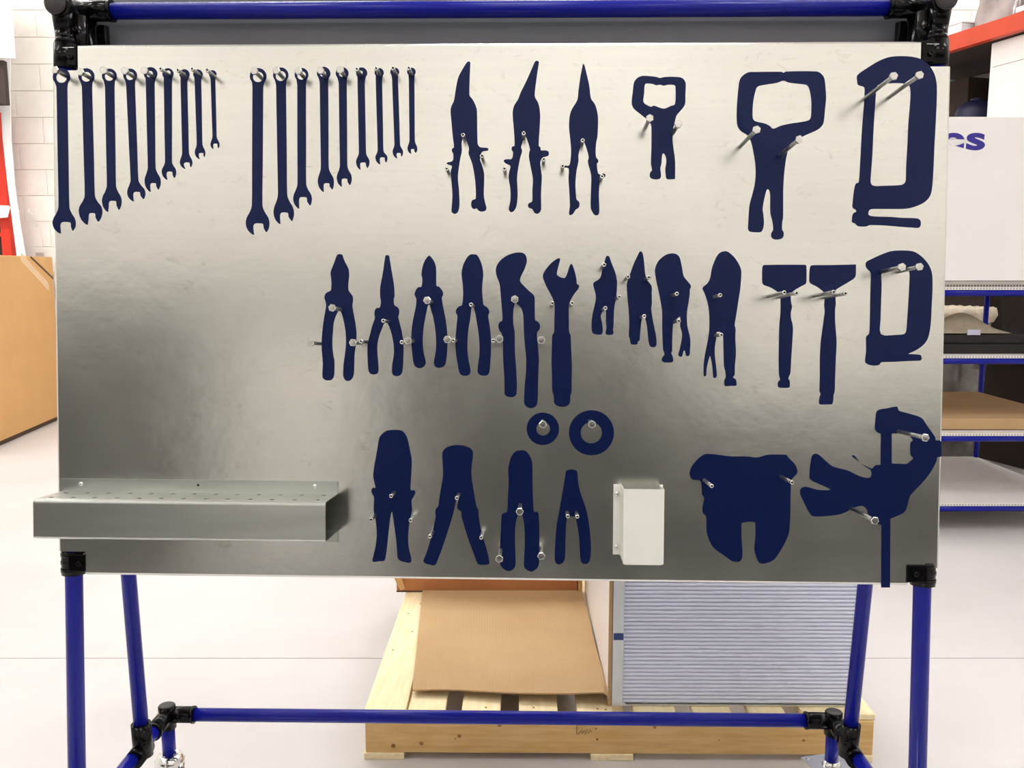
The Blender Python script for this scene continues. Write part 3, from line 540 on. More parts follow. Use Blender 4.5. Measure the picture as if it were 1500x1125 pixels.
 ('tin_snips_silhouette', 'navy silhouette of snips with slanted beak, middle one of the three tall snips',
  '33.8,444.6 36.8,446.6 40.3,445.1 40.1,440.9 37,419.7 34.1,391.1 39.3,381.1 41.8,372.4 43.2,357.4 41,312.4 44,309.4 44.8,304.9 52.4,304.8 56.4,303.3 57.5,299.8 56,296.1 49.9,294.3 45.4,291.1 43.7,284.8 44.5,277.3 46.4,262.2 45.3,234.6 45.7,212 43.5,206.4 39.4,203.9 34.9,205.7 31.3,211.4 26.5,213.2 24.4,217 25.9,220.7 31.2,224 31.3,242.1 32,259.7 28.6,277.3 25.4,294.8 26.1,302.4 27.1,306.1 23.2,319.9 19.4,327.4 16.4,323.7 14.9,317.4 12.9,309.9 14.5,303.6 11.3,292.3 7.4,269.8 6.7,257.2 7.8,234.6 6.1,217 2.4,208.9 -2.2,206.4 -5.7,208.9 -6.3,213.2 -4,224.5 -3.9,242.1 -6.8,259.7 -6.3,269.8 -4.1,279.8 -10.7,283.6 -14.5,286.8 -14,289.8 -9.5,290.8 -3.1,290.8 -0.6,294.9 -0.2,302.4 -2.2,305.4 -2,310.4 2.3,312.4 1.1,337.4 -1,362.5 0.9,374.9 7.7,386.2 11.4,396.1 18.9,411.1 26.3,427.2',
  []),
 ('tin_snips_silhouette', 'navy silhouette of snips with straight pointed beak, right one of the three tall snips',
  '110.7,441.9 110.7,441.9 113,439.4 116.9,424.5 121.1,407 123.8,387.1 129.9,378.4 133.8,367.2 135.6,354.7 134.9,327.3 133,317.3 132.1,302.3 133.2,293.5 136.2,289.8 136.3,286 134.3,283.5 136.4,268.5 141,266 143.5,268 147.3,267.2 148.1,264.2 144.8,261 140.3,261 139.1,257.2 138,234.7 139,209.5 137.8,203.3 133.5,201.5 130.2,203.3 125.1,213.3 125.1,239.7 125.4,264.7 120.7,282.3 119.9,288.5 121.1,293.5 119.3,302.3 114.1,317.3 111.5,319.8 108.3,312.3 104.7,297.3 105,288.5 101.9,272.3 100.3,252.2 100.9,239.7 102.2,227.1 106.1,223.3 107.1,218.3 105.4,213.3 101.1,210.8 97.4,204.5 93.1,201.9 90.6,203.2 90.5,208.2 91.7,217 90.3,242.2 89.1,259.7 89.2,276 82.4,277.8 82.4,280.8 89.9,281 92.4,292.3 92.8,307.3 90.8,327.3 89.2,342.3 90.3,359.8 94.2,371 102.2,384.7 103.8,399.6 106.9,422',
  []),
 ('clamp_pliers_silhouette', 'navy locking C-clamp pliers silhouette, small one with the square loop',
  '205.4,422.2 218.8,421.6 228.3,420.3 233.1,418.7 239,420.2 249.8,420.7 264.6,419.9 270.8,416.7 274.1,410 273.8,391.3 273.2,376.6 265.3,365.9 260,359.2 257.4,348.5 254.9,337.8 254.2,324.4 255.5,311 258.1,294.9 259.1,281.4 259.1,259.4 259.1,259.4 246.4,259.3 244.1,266.6 243.5,276 244.7,284.1 244.6,292.2 241.8,298.9 239.1,299.7 237.8,294.9 237.2,284.1 235.4,276 236.8,265.3 235,259.9 227.5,258.8 220.7,260.7 218.7,265.3 220,270.7 222.4,273.4 220.4,284.1 220.9,308.3 220.6,337.9 219.7,345.9 212.9,354 204.7,360.7 192.4,370.6 188.8,379.5 190.3,396.9 192,411.6 197.3,419',
  ['210.9,410.2 221.7,409.6 227.9,407.5 233.3,408.5 239.2,406.9 247.2,408.5 256.7,407.4 258.1,402 257.6,378 250.4,374.5 240.4,370.5 231.5,372.7 223.9,375.4 219.4,373.5 209.9,378.1 207.1,382.9 208.4,394.1 208.8,404.8']),
 ('clamp_pliers_silhouette', 'navy locking C-clamp pliers silhouette, large one with the wide loop',
  '371.8,427 383.8,427.8 425.2,427.9 427.9,426.3 431.9,428.4 479.9,428.3 488,424 492.7,416 495.6,388.1 494.3,369.4 492.1,346.8 484.2,337.5 465.7,329 449.8,320.2 439.3,309.5 435.5,297.4 433.1,281.4 431.5,262.6 430.8,241.1 431.3,198.1 430,191.4 430,179.3 432.5,175.2 432.3,168.5 428.4,164.4 419,163.6 413.5,167.1 413.1,173.8 416,179.2 414.4,192.7 411,206.2 410.3,233.1 408.8,241.1 405.5,243.3 403,237.1 400.5,225 398.8,211.5 400.3,200.8 401.1,187.3 398,176.5 391.9,174.9 379.7,175.9 376.4,179.2 376.3,189.9 377.7,216.9 381.5,233 385.3,249.2 386.9,268 385.5,286.7 380.8,310.9 377.4,321.6 373.3,328.3 362.5,335 357,343 355.4,356.4 355.7,377.7 357.9,407.1 361.2,419.1',
  ['389.5,405.7 397.5,407.5 418.8,410.9 428.1,414.1 437.5,410.9 461.6,408.1 467,405.4 470.4,396.1 472.8,380.1 472.4,357.5 469.3,352.2 460,349.5 441.3,346.9 425.3,343.4 413.4,338.6 407.9,342.9 399.8,346.9 385,350.4 380.9,355 380.4,369.7 381.8,385.7 385.6,401.7']),
 ('c_clamp_silhouette', 'navy C-clamp silhouette, the large tall one in the top right corner',
  '544.1,422.5 558.5,433.1 578.2,444.9 596.6,451 621.8,451.4 637.7,448.7 648.4,443.4 659.2,432.7 665.6,419.5 668.4,404.9 668.6,371.8 666.7,305.3 665.8,262.6 663.7,238.6 658.7,227.9 648.2,219.8 632.3,213.9 619.1,212.3 573.7,212.2 567.1,210.4 566.4,202.3 579.3,200.2 600.7,199.7 616.7,198.3 640.7,197.6 646.6,195.2 648.4,189 645.8,182.8 635.7,182.8 617,184.1 590.3,186.2 567.6,186.7 563.6,184.6 550.2,184.8 544.8,189.4 540.2,191.5 540.8,202.3 543.1,206.3 546.3,207.6 545.7,210.9 541.1,213.8 540.4,219.7 542.4,241.2 544.9,251.9 549.6,254.6 551,278.6 553,337.4 555,372 556,398.6 554.6,403.9 545.7,407.1 544,413.2',
  ['574.3,402.5 577.6,407.3 588.2,409.1 606.8,409.9 620.1,408.5 626,405 627.8,395.7 627.4,377.2 625.4,345.3 624.8,316 623.5,278.6 623.4,257.3 620.3,251.9 614.2,249.8 589,248.7 575.6,248.4 569.7,250.6 568,257.2 569.9,294.7 571.1,340 572.9,377.3']),
 ('pliers_silhouette', 'navy pliers silhouette with blunt tapered nose, leftmost in the middle row',
  '-283.8,137.6 -276.5,138.1 -275.1,135.6 -272.4,128.4 -267.2,118.2 -265.1,113 -264.7,102.7 -266,90.4 -265.6,80.1 -261,73.9 -258.5,68.8 -258.5,61.6 -259.6,56.4 -257.9,45.1 -254.8,28.6 -252.8,12.1 -253.4,-4.5 -255.9,-23.1 -256.4,-37.6 -257,-54.2 -259.1,-61.5 -263.3,-66.1 -268.5,-66.8 -272.7,-63.7 -274.7,-56.4 -273.7,-37.7 -271.6,-23.2 -269.9,-6.6 -270.5,12 -273.6,30.5 -277.7,45 -280.2,49.5 -281.9,48.1 -286,39.8 -289.8,28.4 -291.3,11.9 -292.4,-6.8 -290.7,-25.4 -288.9,-33.7 -289.3,-56.5 -291.4,-62.8 -295.6,-66.1 -302.9,-65.9 -307.5,-62.9 -308.8,-56.6 -307.9,-37.9 -309.5,-19.3 -309.5,3.5 -307.3,24.2 -304.8,40.7 -302.3,55.2 -303.1,61.4 -305.1,67.6 -303.7,73.8 -299.5,77.5 -294.7,80 -293.6,90.3 -294.2,100.6 -295.1,108.8 -292.1,117.1 -288,127.4',
  []),
 ('pliers_silhouette', 'navy needle-nose pliers silhouette with splayed handles, second in the middle row',
  '-205.4,136.2 -202.5,137.2 -199.8,136.2 -198.8,131.7 -195.7,113.2 -192.5,94.8 -190.9,80.4 -190.9,70.1 -192.1,66 -190.9,56.7 -186.3,53.6 -183.4,49.5 -183.2,43.3 -184.6,37.2 -183.2,31 -180,18.6 -177.3,4.2 -175.9,-10.3 -176.3,-28.9 -176.9,-43.4 -178.9,-53.7 -183.1,-57.9 -189.3,-58.4 -193.5,-55.9 -194.9,-49.7 -194.1,-37.3 -191.8,-22.8 -191.8,-10.4 -194.1,4.1 -198.1,18.5 -201.8,26.8 -204.5,28.8 -208.1,26.3 -211.2,18.5 -215.3,8.1 -217.8,-2.2 -218.9,-14.6 -218,-29.1 -216.8,-43.6 -217.4,-51.9 -220.5,-55.4 -225.7,-56.1 -230.9,-54.1 -233.4,-47.9 -234.5,-33.4 -234.9,-16.8 -234.1,-4.4 -230.9,8 -227.8,20.4 -224.3,30.8 -222.6,35.9 -223.6,41.1 -222.6,48.3 -219.5,51.8 -214.9,52.5 -212.8,61.8 -214.3,72 -213.9,86.5 -211.2,100.9 -209.1,113.2 -207.1,127.6',
  []),
 ('pliers_silhouette', 'navy pliers silhouette with short pointed jaws, third in the middle row',
  '-134.7,137 -134.7,137 -138.8,132.9 -142.9,125.7 -146,115.4 -147,105.2 -145.6,99 -147,86.7 -152.2,85.6 -156.3,80.5 -158.3,74.3 -156.3,69.2 -155.2,65.1 -156.2,53.8 -159.3,39.3 -162.4,20.8 -163.4,4.2 -162.8,-12.3 -161.3,-26.7 -159.2,-38.1 -156.1,-43.2 -149.9,-45.3 -143.6,-43.2 -139.9,-38 -140.5,-30.7 -143.1,-20.4 -144.7,-6 -144.4,8.5 -142.7,25 -139.7,41.5 -136.6,55.9 -134.2,57.8 -131.7,49.8 -128,37.5 -124.2,15.5 -122.9,-4.2 -124.1,-21.4 -126.6,-33.7 -126.1,-39.8 -121.6,-44.2 -115.4,-44.2 -109.3,-40.9 -106.3,-31.1 -104.9,-13.9 -104.5,5.8 -107,30.3 -110.8,49.9 -114,68.2 -111.8,74.3 -113.3,80.4 -118.2,86.5 -122.4,87.7 -123.2,93.8 -123.2,115.8 -125.7,125.6 -130.6,133.4',
  []),
 ('pliers_silhouette', 'navy pliers silhouette with broad square jaws, fourth in the middle row',
  '-69.3,137.9 -59.5,138.7 -56.3,136.7 -52.1,129.4 -48.4,118.5 -46.9,106.3 -47.8,96.5 -48.7,81.9 -47.7,68.5 -46.2,57.5 -42,55 -37.8,50.2 -36.8,45.3 -38.7,40.9 -36.9,28.2 -34.4,8.6 -33.8,-13.5 -34.7,-33.1 -35.8,-47.9 -38.3,-54.8 -43.9,-57 -51.3,-55.8 -55.5,-50.9 -55.1,-40.6 -52.7,-23.4 -52.8,-3.8 -54.8,15.8 -57.3,30.5 -59.9,45.2 -62.4,55 -64.1,56.2 -65.8,52.5 -67.7,35.4 -70.6,18.2 -72,-1.4 -71.9,-18.6 -69.4,-35.8 -66.9,-48.1 -68.6,-54.2 -73.5,-57.2 -80.9,-56.3 -85.1,-51.9 -88.3,-35.9 -90.9,-18.7 -91.7,0.9 -90.2,20.6 -88.6,37.7 -88.8,40.6 -91.1,45 -89.9,51.2 -85,55.3 -81.3,56.8 -79.6,69.6 -79.7,84.2 -80.9,96.4 -82.2,106.2 -80.8,117.2 -76.6,128.1',
  []),
 ('slip_joint_pliers_silhouette', 'navy slip-joint pliers silhouette with bent head beside the adjustable wrench',
  '2.9,141.2 12.6,142 18.8,140.1 22.5,134.5 23,126 18.9,113.8 14.1,104 12.4,96.2 17.9,89.4 27.7,79.7 34.6,73.7 36.3,67.6 36.5,48 37.3,33.4 41.5,31 45.2,24.9 44.3,18.3 40.4,13.4 41,-0.8 43.6,-27.7 42.8,-57.2 42.3,-91.6 41.1,-102.7 36.3,-107.9 28.9,-108.9 22.7,-105.3 20.2,-99.1 20.8,-74.5 22.9,-49.9 23,-27.9 20.4,-3.4 18.8,21.1 18.2,38.2 15.6,50.4 10.7,56.5 5.3,60.6 2.9,55.2 1.7,43 2.1,25.9 4.1,16.1 5,-18.2 6.9,-42.7 8.3,-67.2 7.9,-84.4 4.9,-89.9 -1.9,-91.4 -8.6,-89.5 -11.6,-84.6 -11.9,-62.5 -14,-33 -14.9,-6 -16.5,11.1 -20.2,16 -22.2,23.3 -20.3,29.5 -15.6,33.2 -17,55.1 -18.8,74.7 -20.6,91.7 -25,102.7 -26.8,112.4 -25.1,121 -19.1,129.5 -9.3,136.8',
  []),
 ('adjustable_wrench_silhouette', 'navy adjustable wrench silhouette with open jaw and thick handle',
  '73.2,132.7 76.6,132 75.7,126.1 71.5,107.9 75.2,103.5 84.2,101.4 88.5,109.1 91.4,118.9 94.5,124.2 97,121.3 100.7,110.4 103.2,99.5 103.8,92.2 107.5,89.3 106.3,83.7 102.2,78.8 97.4,71.5 93.3,64.1 91.4,55.6 91.5,36.1 92.2,14.1 94.7,9.2 95.6,-12.8 97,-37.2 96.8,-66.6 96.9,-82.6 95,-87.5 94.6,-98.6 90.2,-104.8 81.7,-106.5 73.1,-104.4 68.6,-98.8 68,-87.7 65.5,-81.6 64.9,-57 64,-32.5 64.5,-5.6 64.9,9.1 67.8,14 68.1,36 68.4,55.5 66.4,65.3 61.9,75 55.8,85.9 50.8,96.9 49,104.2 50.7,110.2 56.7,118.8 64,126.6',
  []),
 ('locking_pliers_silhouette', 'navy locking pliers silhouette, the smallest, right of the adjustable wrench',
  '150.5,135.9 153.2,137 155.8,134.9 160.2,123.2 164.6,112.5 167.3,102.9 168.4,95.4 168.1,80.5 166.8,67.6 164.7,56.9 163.8,41.9 163.4,22.6 162.5,18.7 163.4,15.1 162.4,11.4 158.1,10.1 152.3,10.7 150.6,15 152,20.4 151,33.3 150.9,48.3 148.5,49.6 146.4,48.3 143.9,45 142.8,39.7 145.1,29 146.3,16.1 144.6,11.4 139.9,10.3 132.4,11.7 129.1,14.9 128,24.6 128.9,39.6 132,54.6 134.6,67.5 133.9,76.1 131,86.7 130.1,92.1 132.2,95.3 138,98.5 142.2,103.9 144.3,114.6 147.4,125.3',
  []),
 ('locking_pliers_silhouette', 'navy long-nose locking pliers silhouette with a pointed tip',
  '203.8,143.5 205.9,144.2 208.7,141.4 211,129.7 212.7,112.7 214.9,102 217.1,97.7 223.6,89.2 224.3,82.8 223.9,78.5 224.6,61.4 223.6,52.9 225.7,37.9 229.3,20.8 232,7.9 232.6,-4.9 230.5,-8.6 225.8,-9.3 221.5,-6.1 219.2,5.7 217.3,22.9 214.6,35.7 212,40 209.2,37.8 207.6,27.1 206.3,12.1 205.3,1.4 202.6,-0.4 201.8,-4.7 196.9,-5.3 191.5,-4.1 189.7,4.5 188.1,7.7 188.6,29.2 187.2,52.7 185.4,67.7 184.1,89.1 185.1,97.6 189.2,108.3 194.4,123.3 199.6,135',
  []),
 ('locking_pliers_silhouette', 'navy locking pliers silhouette with rounded head turned left and forked lever',
  '250.7,140.5 259.2,140.9 265.6,137.9 268.9,132 272.3,117.1 274.5,105.4 280,97.9 285.4,91.6 286.5,87.3 284.8,83 284.9,76.6 283,61.7 281,48.8 280.8,36 282,23.2 285.4,10.4 287,-0.3 286.3,-15.4 285.4,-22.2 280.5,-22.7 278.9,-16.5 277.1,-13.9 275.5,-17.6 273.6,-24 269.8,-24 267.8,-20.2 269.7,-13.3 272.3,-0.4 273.6,10.3 272.5,16.7 270.2,25.3 270.1,39.6 266.9,38.1 262.7,34.9 259.1,29.5 258.2,16.6 257.8,-0.5 257.9,-15.5 256.5,-18.7 259.1,-24.1 259.8,-30.5 257.7,-33.5 245.3,-33.6 241.5,-30.6 242,-26.3 245.2,-21.6 245.1,-17.7 243.4,-13.4 242.3,3.7 241.4,25.1 241.2,46.5 238.9,61.5 235.5,78.6 231,97.8 228.7,112.7 230.3,121.2 234.8,129.8 243.3,137.2',
  []),
 ('locking_pliers_silhouette', 'navy locking pliers silhouette, the largest, with long forked lever beside the hammers',
  '333.5,143.2 340.9,144.9 346.3,142.8 354.9,135.4 361.4,125.9 365.8,116.3 366.5,106.7 365.2,85.5 362.3,64.1 359.4,42.8 357.1,26.8 358.7,21.4 358.5,4.3 359.9,-17.1 358.5,-38.5 358.3,-53.5 355.6,-56.8 359.9,-60 361.5,-65.3 360.7,-70.3 352.6,-70.7 343.7,-71.2 341.9,-66.5 342.2,-61.1 344.3,-56.8 343.3,-47.2 341.1,-38.6 340.1,-17.2 339.2,4.2 338.2,12.8 332.2,15.9 328.4,14.9 328.1,6.3 326.1,-8.7 326.4,-23.7 328.7,-40.8 330,-53.7 327.9,-58 324.7,-57.6 323.8,-53.8 322.3,-38.7 318.9,-22.7 316.8,-28 313.8,-40.9 312.9,-53.8 310.8,-55.6 308.9,-53.8 308.6,-38.8 310.3,-21.6 314.3,-0.2 316.8,19.1 316.5,42.6 314.6,57.5 311.2,70.3 306.8,81 305,85.2 306.7,88.4 313,93.8 317.1,102.3 319.1,115.1 323.1,127.9 328.3,138.5',
  []),
 ('hammer_silhouette', 'navy hammer silhouette, the shorter one on the left',
  '402,122.9 466.9,123.4 469.5,121.2 470,98.3 468.6,93 462.7,89.8 450.8,82.5 446.1,76.4 445.8,66.8 447.8,57.1 447.2,52.3 446.1,47.4 446.7,37.7 449.3,28 450,18.3 448.8,-10.8 447.9,-30.2 447,-49.7 444,-57.5 446.1,-61.9 446.7,-69.2 445,-72.9 431.8,-73.2 428.1,-71.8 427.3,-65.7 429.2,-62 431,-60 429,-52.3 428.1,-27.9 428.1,-1.2 428.2,25.5 429.7,47.3 429.3,71.5 428,77.6 423.1,81.2 413.4,87.2 402.5,91.3 400,95.6 399.7,117.4',
  []),
 ('hammer_silhouette', 'navy hammer silhouette, the longer one with the sharp head corner',
  '478.9,122.9 505.2,123.2 547.6,124.3 547.6,124.3 547.9,108.2 545.2,102.1 534.5,94.9 520.3,86.4 515.6,81.5 517.2,62.2 516.2,52.6 516.5,35.6 518,18.7 519.6,-0.7 518.9,-25 518.3,-59 518,-78.4 516.4,-84.5 516.1,-93.1 514.3,-99.4 514.3,-99.4 495,-99.6 493.5,-95.7 494.3,-88.4 495.9,-82.3 493.9,-78.6 494.1,-54.3 493.6,-25.1 494.4,-0.8 496.4,18.6 498.5,35.5 499.9,50.1 498.8,59.7 499.7,74.2 497.6,80.3 486.7,88.7 475.8,94.7 474.4,101.9 474.7,115.2 475.8,121.2',
  []),
 ('c_clamp_silhouette', 'navy C-clamp silhouette, the medium one below the large clamp',
  '563.8,128 569.7,131.8 586.2,139.6 602.8,145.6 621.9,146.6 636.2,145.5 645.8,140.9 656.7,131.3 664.1,120.6 668,108.6 669,86.9 668.4,58 667.4,29.1 664.3,9.8 658.6,-1.2 646.9,-10.9 632.7,-17.8 632.7,-17.8 651.8,-18.9 654.3,-23 653.9,-27.1 650.8,-28.5 635.3,-29.1 610.2,-30.5 591,-31.3 588.2,-35 582.7,-36.7 573.1,-36 566.3,-32.4 565.3,-27.1 566.7,-12.6 566.2,9.2 570.9,14.6 571.6,38.3 571.4,69.7 571.5,103.4 570.8,111.9 565.2,117.9 563.2,122.7',
  ['588.1,109.5 592.7,114.3 603.4,117.5 620.1,118 629.7,115.7 632.7,109.7 632.3,84.4 631.5,57.9 630.3,33.7 629.4,19.2 626,13.9 612.8,12.6 589.4,13.5 588.4,38.4 588.7,69.8 588.9,93.9']),
 ('crimping_tool_silhouette', 'navy crimping tool silhouette with tall rounded head, leftmost in the bottom row',
  '-201.1,-146.8 -180.4,-146.6 -172.7,-153.2 -168.8,-162.2 -164.9,-181.5 -162.3,-194.4 -163,-215.1 -164.3,-238.4 -163.5,-244.8 -157.6,-244.8 -156.5,-249.1 -159.1,-255.1 -162.7,-261.6 -161.7,-277.2 -164.7,-290.2 -167.3,-308.4 -168.1,-326.6 -166.5,-342.2 -162.8,-357.7 -164.6,-364 -173.7,-363.1 -181.5,-360.6 -185.4,-355.4 -187.5,-329.4 -190.6,-306 -193.2,-287.9 -195,-280.1 -197.9,-293.1 -200.5,-316.6 -203,-340 -205.4,-357 -208,-361.7 -216.5,-362.3 -223,-363.7 -226.9,-361.7 -225.6,-354.6 -221.7,-337.6 -219.7,-316.8 -221.7,-293.4 -224.8,-277.9 -224.3,-257.1 -228.2,-249.4 -228.2,-244.2 -225.6,-241 -221.7,-241.5 -223.8,-231.2 -225.6,-222.1 -223.8,-205.3 -219.1,-179.4 -215.3,-158.7 -208.8,-151',
  []),
 ('crimping_tool_silhouette', 'navy cutter silhouette with square head and wide splayed handles in the bottom row',
  '-100.5,-171.9 -90.2,-170 -77.4,-171 -68.3,-174.2 -63.2,-179.3 -62.4,-188.3 -64.4,-203.8 -64.8,-219.3 -62.2,-237.3 -59,-255.4 -56.4,-270.9 -53,-276 -53,-283.8 -51.1,-296.7 -45.9,-319.9 -39.3,-340.6 -34.6,-362.6 -37.9,-365.3 -50.8,-366 -54.7,-362.9 -61.2,-346.1 -69,-325.4 -75.6,-304.7 -80.8,-286.7 -81.6,-278.9 -87.3,-274.3 -87.3,-266 -85.5,-259.5 -87.9,-257.8 -89.9,-260.9 -91.4,-268.7 -93.5,-279 -97,-292 -102.7,-310.2 -110.3,-333.7 -118,-354.6 -122.7,-366.3 -128.4,-367.7 -140,-364.7 -143.1,-360.1 -138.8,-349.6 -132.3,-328.8 -127.2,-307.9 -122.9,-287.1 -123.9,-279.4 -122.1,-273.6 -118.8,-270.2 -117,-256 -114.5,-240.4 -111.2,-219.7 -112,-199.1 -112.6,-183.6 -108.2,-175.9',
  []),
 ('wire_stripper_silhouette', 'navy wire stripper silhouette with blunt head above the bottom edge',
  '8.4,-178.7 22.4,-178.3 28.9,-184.9 33.6,-195.2 34.4,-208 34.8,-233.8 35.8,-259.5 37.2,-277.6 43.1,-278 44.9,-282.7 46.4,-305.9 46.5,-331.8 46.2,-360.3 43.7,-369.4 35.3,-376 28.8,-374.8 22.4,-369.7 21.5,-358 22.6,-332.1 22,-306.2 20.1,-290.7 16.7,-283 13.3,-283 10.3,-286.2 7.8,-296 6.6,-319.3 7.5,-345.2 7.7,-366 4.3,-372.5 -3.4,-375.7 -11.1,-372.7 -17.1,-365 -18.2,-348.1 -16.6,-314.4 -15.4,-284.6 -12.9,-280.7 -6.5,-278.1 -5.3,-254.8 -4.2,-229 -5.1,-208.4 -3.1,-198.1 0.7,-186.5',
  []),
 ('tongs_silhouette', 'navy slim pincers silhouette beside the white holder',
  '93,-208.7 99.4,-207.9 105.8,-209.9 107.6,-215 108.5,-227.9 112.5,-245.9 119,-263.8 123.5,-279.2 127,-297.2 128.9,-312.7 130.4,-336 129.3,-354.1 126.3,-360.6 121.2,-362.7 116,-360.7 113.4,-354.3 112,-336.2 110.5,-315.5 107.3,-297.5 103.9,-285.6 96.2,-285.2 91.1,-288.6 89.4,-305.4 88.9,-331.3 88.3,-353.3 85.3,-360.3 78.9,-363.8 73.7,-361.2 71.6,-354.8 72.2,-331.5 73.3,-310.8 75.2,-292.7 78.2,-277.1 81.9,-253.9 85.5,-233.3 88,-215.2 89.2,-210.6',
  []),
 ('tape_ring_silhouette', 'navy ring silhouette, the smaller of the two rings',
  '77.2,-142.2 76.7,-147.3 75.2,-152.3 72.8,-156.9 69.6,-160.9 65.6,-164.2 61.1,-166.7 56.2,-168.3 51,-168.8 45.9,-168.3 41,-166.9 36.4,-164.5 32.4,-161.2 29.1,-157.2 26.6,-152.7 25.1,-147.7 24.5,-142.6 25,-137.4 26.5,-132.5 28.9,-127.9 32.1,-123.9 36.1,-120.6 40.6,-118.1 45.5,-116.5 50.7,-116 55.8,-116.5 60.8,-117.9 65.3,-120.3 69.3,-123.6 72.6,-127.5 75.1,-132.1 76.6,-137',
  ['62.4,-142.3 61.8,-145.7 60.3,-148.8 57.9,-151.2 54.8,-152.8 51.4,-153.4 48,-152.9 45,-151.4 42.5,-148.9 40.9,-145.9 40.4,-142.5 40.9,-139.1 42.4,-136 44.9,-133.5 47.9,-131.9 51.3,-131.4 54.7,-131.9 57.8,-133.4 60.2,-135.8 61.8,-138.9']),
 ('tape_ring_silhouette', 'navy ring silhouette, the larger of the two rings',
  '165.9,-147.8 165.4,-154.2 163.8,-160.4 161.2,-166.2 157.6,-171.4 153.2,-176 148,-179.7 142.3,-182.5 136.2,-184.2 129.8,-184.8 123.5,-184.3 117.3,-182.7 111.5,-180 106.3,-176.4 101.8,-171.9 98.1,-166.7 95.3,-161 93.6,-154.8 93,-148.4 93.5,-142.1 95.1,-135.9 97.8,-130.1 101.4,-124.8 105.8,-120.3 111,-116.6 116.7,-113.9 122.9,-112.2 129.2,-111.6 135.5,-112.1 141.6,-113.7 147.4,-116.3 152.6,-119.9 157.2,-124.4 160.8,-129.6 163.6,-135.3 165.3,-141.5',
  ['146.3,-148 145.8,-152.4 144.1,-156.6 141.4,-160.2 137.9,-162.9 133.8,-164.7 129.4,-165.3 125,-164.8 120.8,-163.1 117.3,-160.4 114.5,-156.8 112.8,-152.7 112.2,-148.3 112.7,-143.8 114.4,-139.7 117.1,-136.1 120.6,-133.4 124.7,-131.6 129.1,-131 133.5,-131.5 137.6,-133.2 141.2,-135.9 143.9,-139.4 145.7,-143.6']),
 ('grips_silhouette', 'navy silhouette of a wide-shouldered grip with two stubby legs',
  '310.8,-181.8 325.8,-181.1 354.3,-184.4 378.2,-184.2 396.1,-185.9 405,-183.4 415.4,-180.9 442.8,-180.9 442.8,-180.9 446.8,-186 455.9,-195 460.5,-204 460.1,-211.5 453.3,-219.1 451,-223.7 451,-253.9 450.7,-290.3 448.9,-308.5 443.2,-323.8 433,-342.1 424.2,-352.9 409.3,-358.3 401.8,-356.2 397.2,-347.1 394,-333.5 395.5,-315.2 394.8,-290.9 394.8,-290.9 384.3,-290.1 372.9,-292.7 372.9,-292.7 373.3,-315.5 375.2,-339.8 373.9,-352 368.8,-355.7 358.3,-354.6 346.1,-346.2 329.4,-334.3 321.8,-322.2 317,-307 315.8,-282.7 310.6,-276.7 309.9,-267.6 312.4,-252.4 308.7,-246.3 306.3,-225.1 293.4,-222.8 288.8,-216.2 289.6,-205.6 297.5,-193.4',
  []),
 ('welding_clamp_silhouette', 'navy silhouette of a bar clamp with angled handles and a long vertical bar',
  '586.3,-108.8 601,-105.1 617.2,-102 620.3,-108.5 636.6,-113.2 655.9,-119.6 665.1,-131.5 678.8,-150.9 679.8,-155.4 686.3,-155.9 688.4,-159.8 688.4,-181.7 682.5,-183 681.7,-189 671.3,-209.5 656.9,-227.7 641.1,-245.9 637,-262.5 631.3,-273.2 610.7,-283.1 610.7,-283.1 611.3,-321.8 612.5,-394.6 612.5,-394.6 598.2,-394.8 598.2,-394.8 597.5,-343.2 596.7,-293.2 596.7,-293.2 591.6,-291.7 581.1,-284.3 575,-276.8 573.3,-269.3 565.8,-262.7 553.9,-264.9 530.4,-276.7 488.7,-280.8 481.2,-274.8 473.4,-259.8 466.3,-244.7 467,-235.6 475.9,-232.5 493.9,-237.2 514.1,-237 502.7,-230.7 483.2,-221.9 480.1,-215.9 482.6,-187.2 485.4,-180.5 491.3,-179 498.9,-184 514,-197.4 525.9,-201.8 540.9,-205.3 560.3,-214.5 576.7,-217 578.6,-205.9 570.4,-199.9 556.9,-189.5 547.8,-183 548.7,-180.6 552.3,-182 561.4,-193.1 579.4,-201.9 585.2,-196.8 593.2,-196.1 593.2,-196.1 592.9,-171.1 592.4,-145.6 588.5,-144.8 583.1,-138.2 583.7,-123.2',
  ['609.9,-145.5 609.9,-145.5 635.8,-144.7 638.9,-149.7 643.5,-155.7 640,-160.2 640.5,-179.7 644.7,-185.1 638.4,-191.2 634,-194.2 610.9,-193.5 610.9,-193.5']),
]
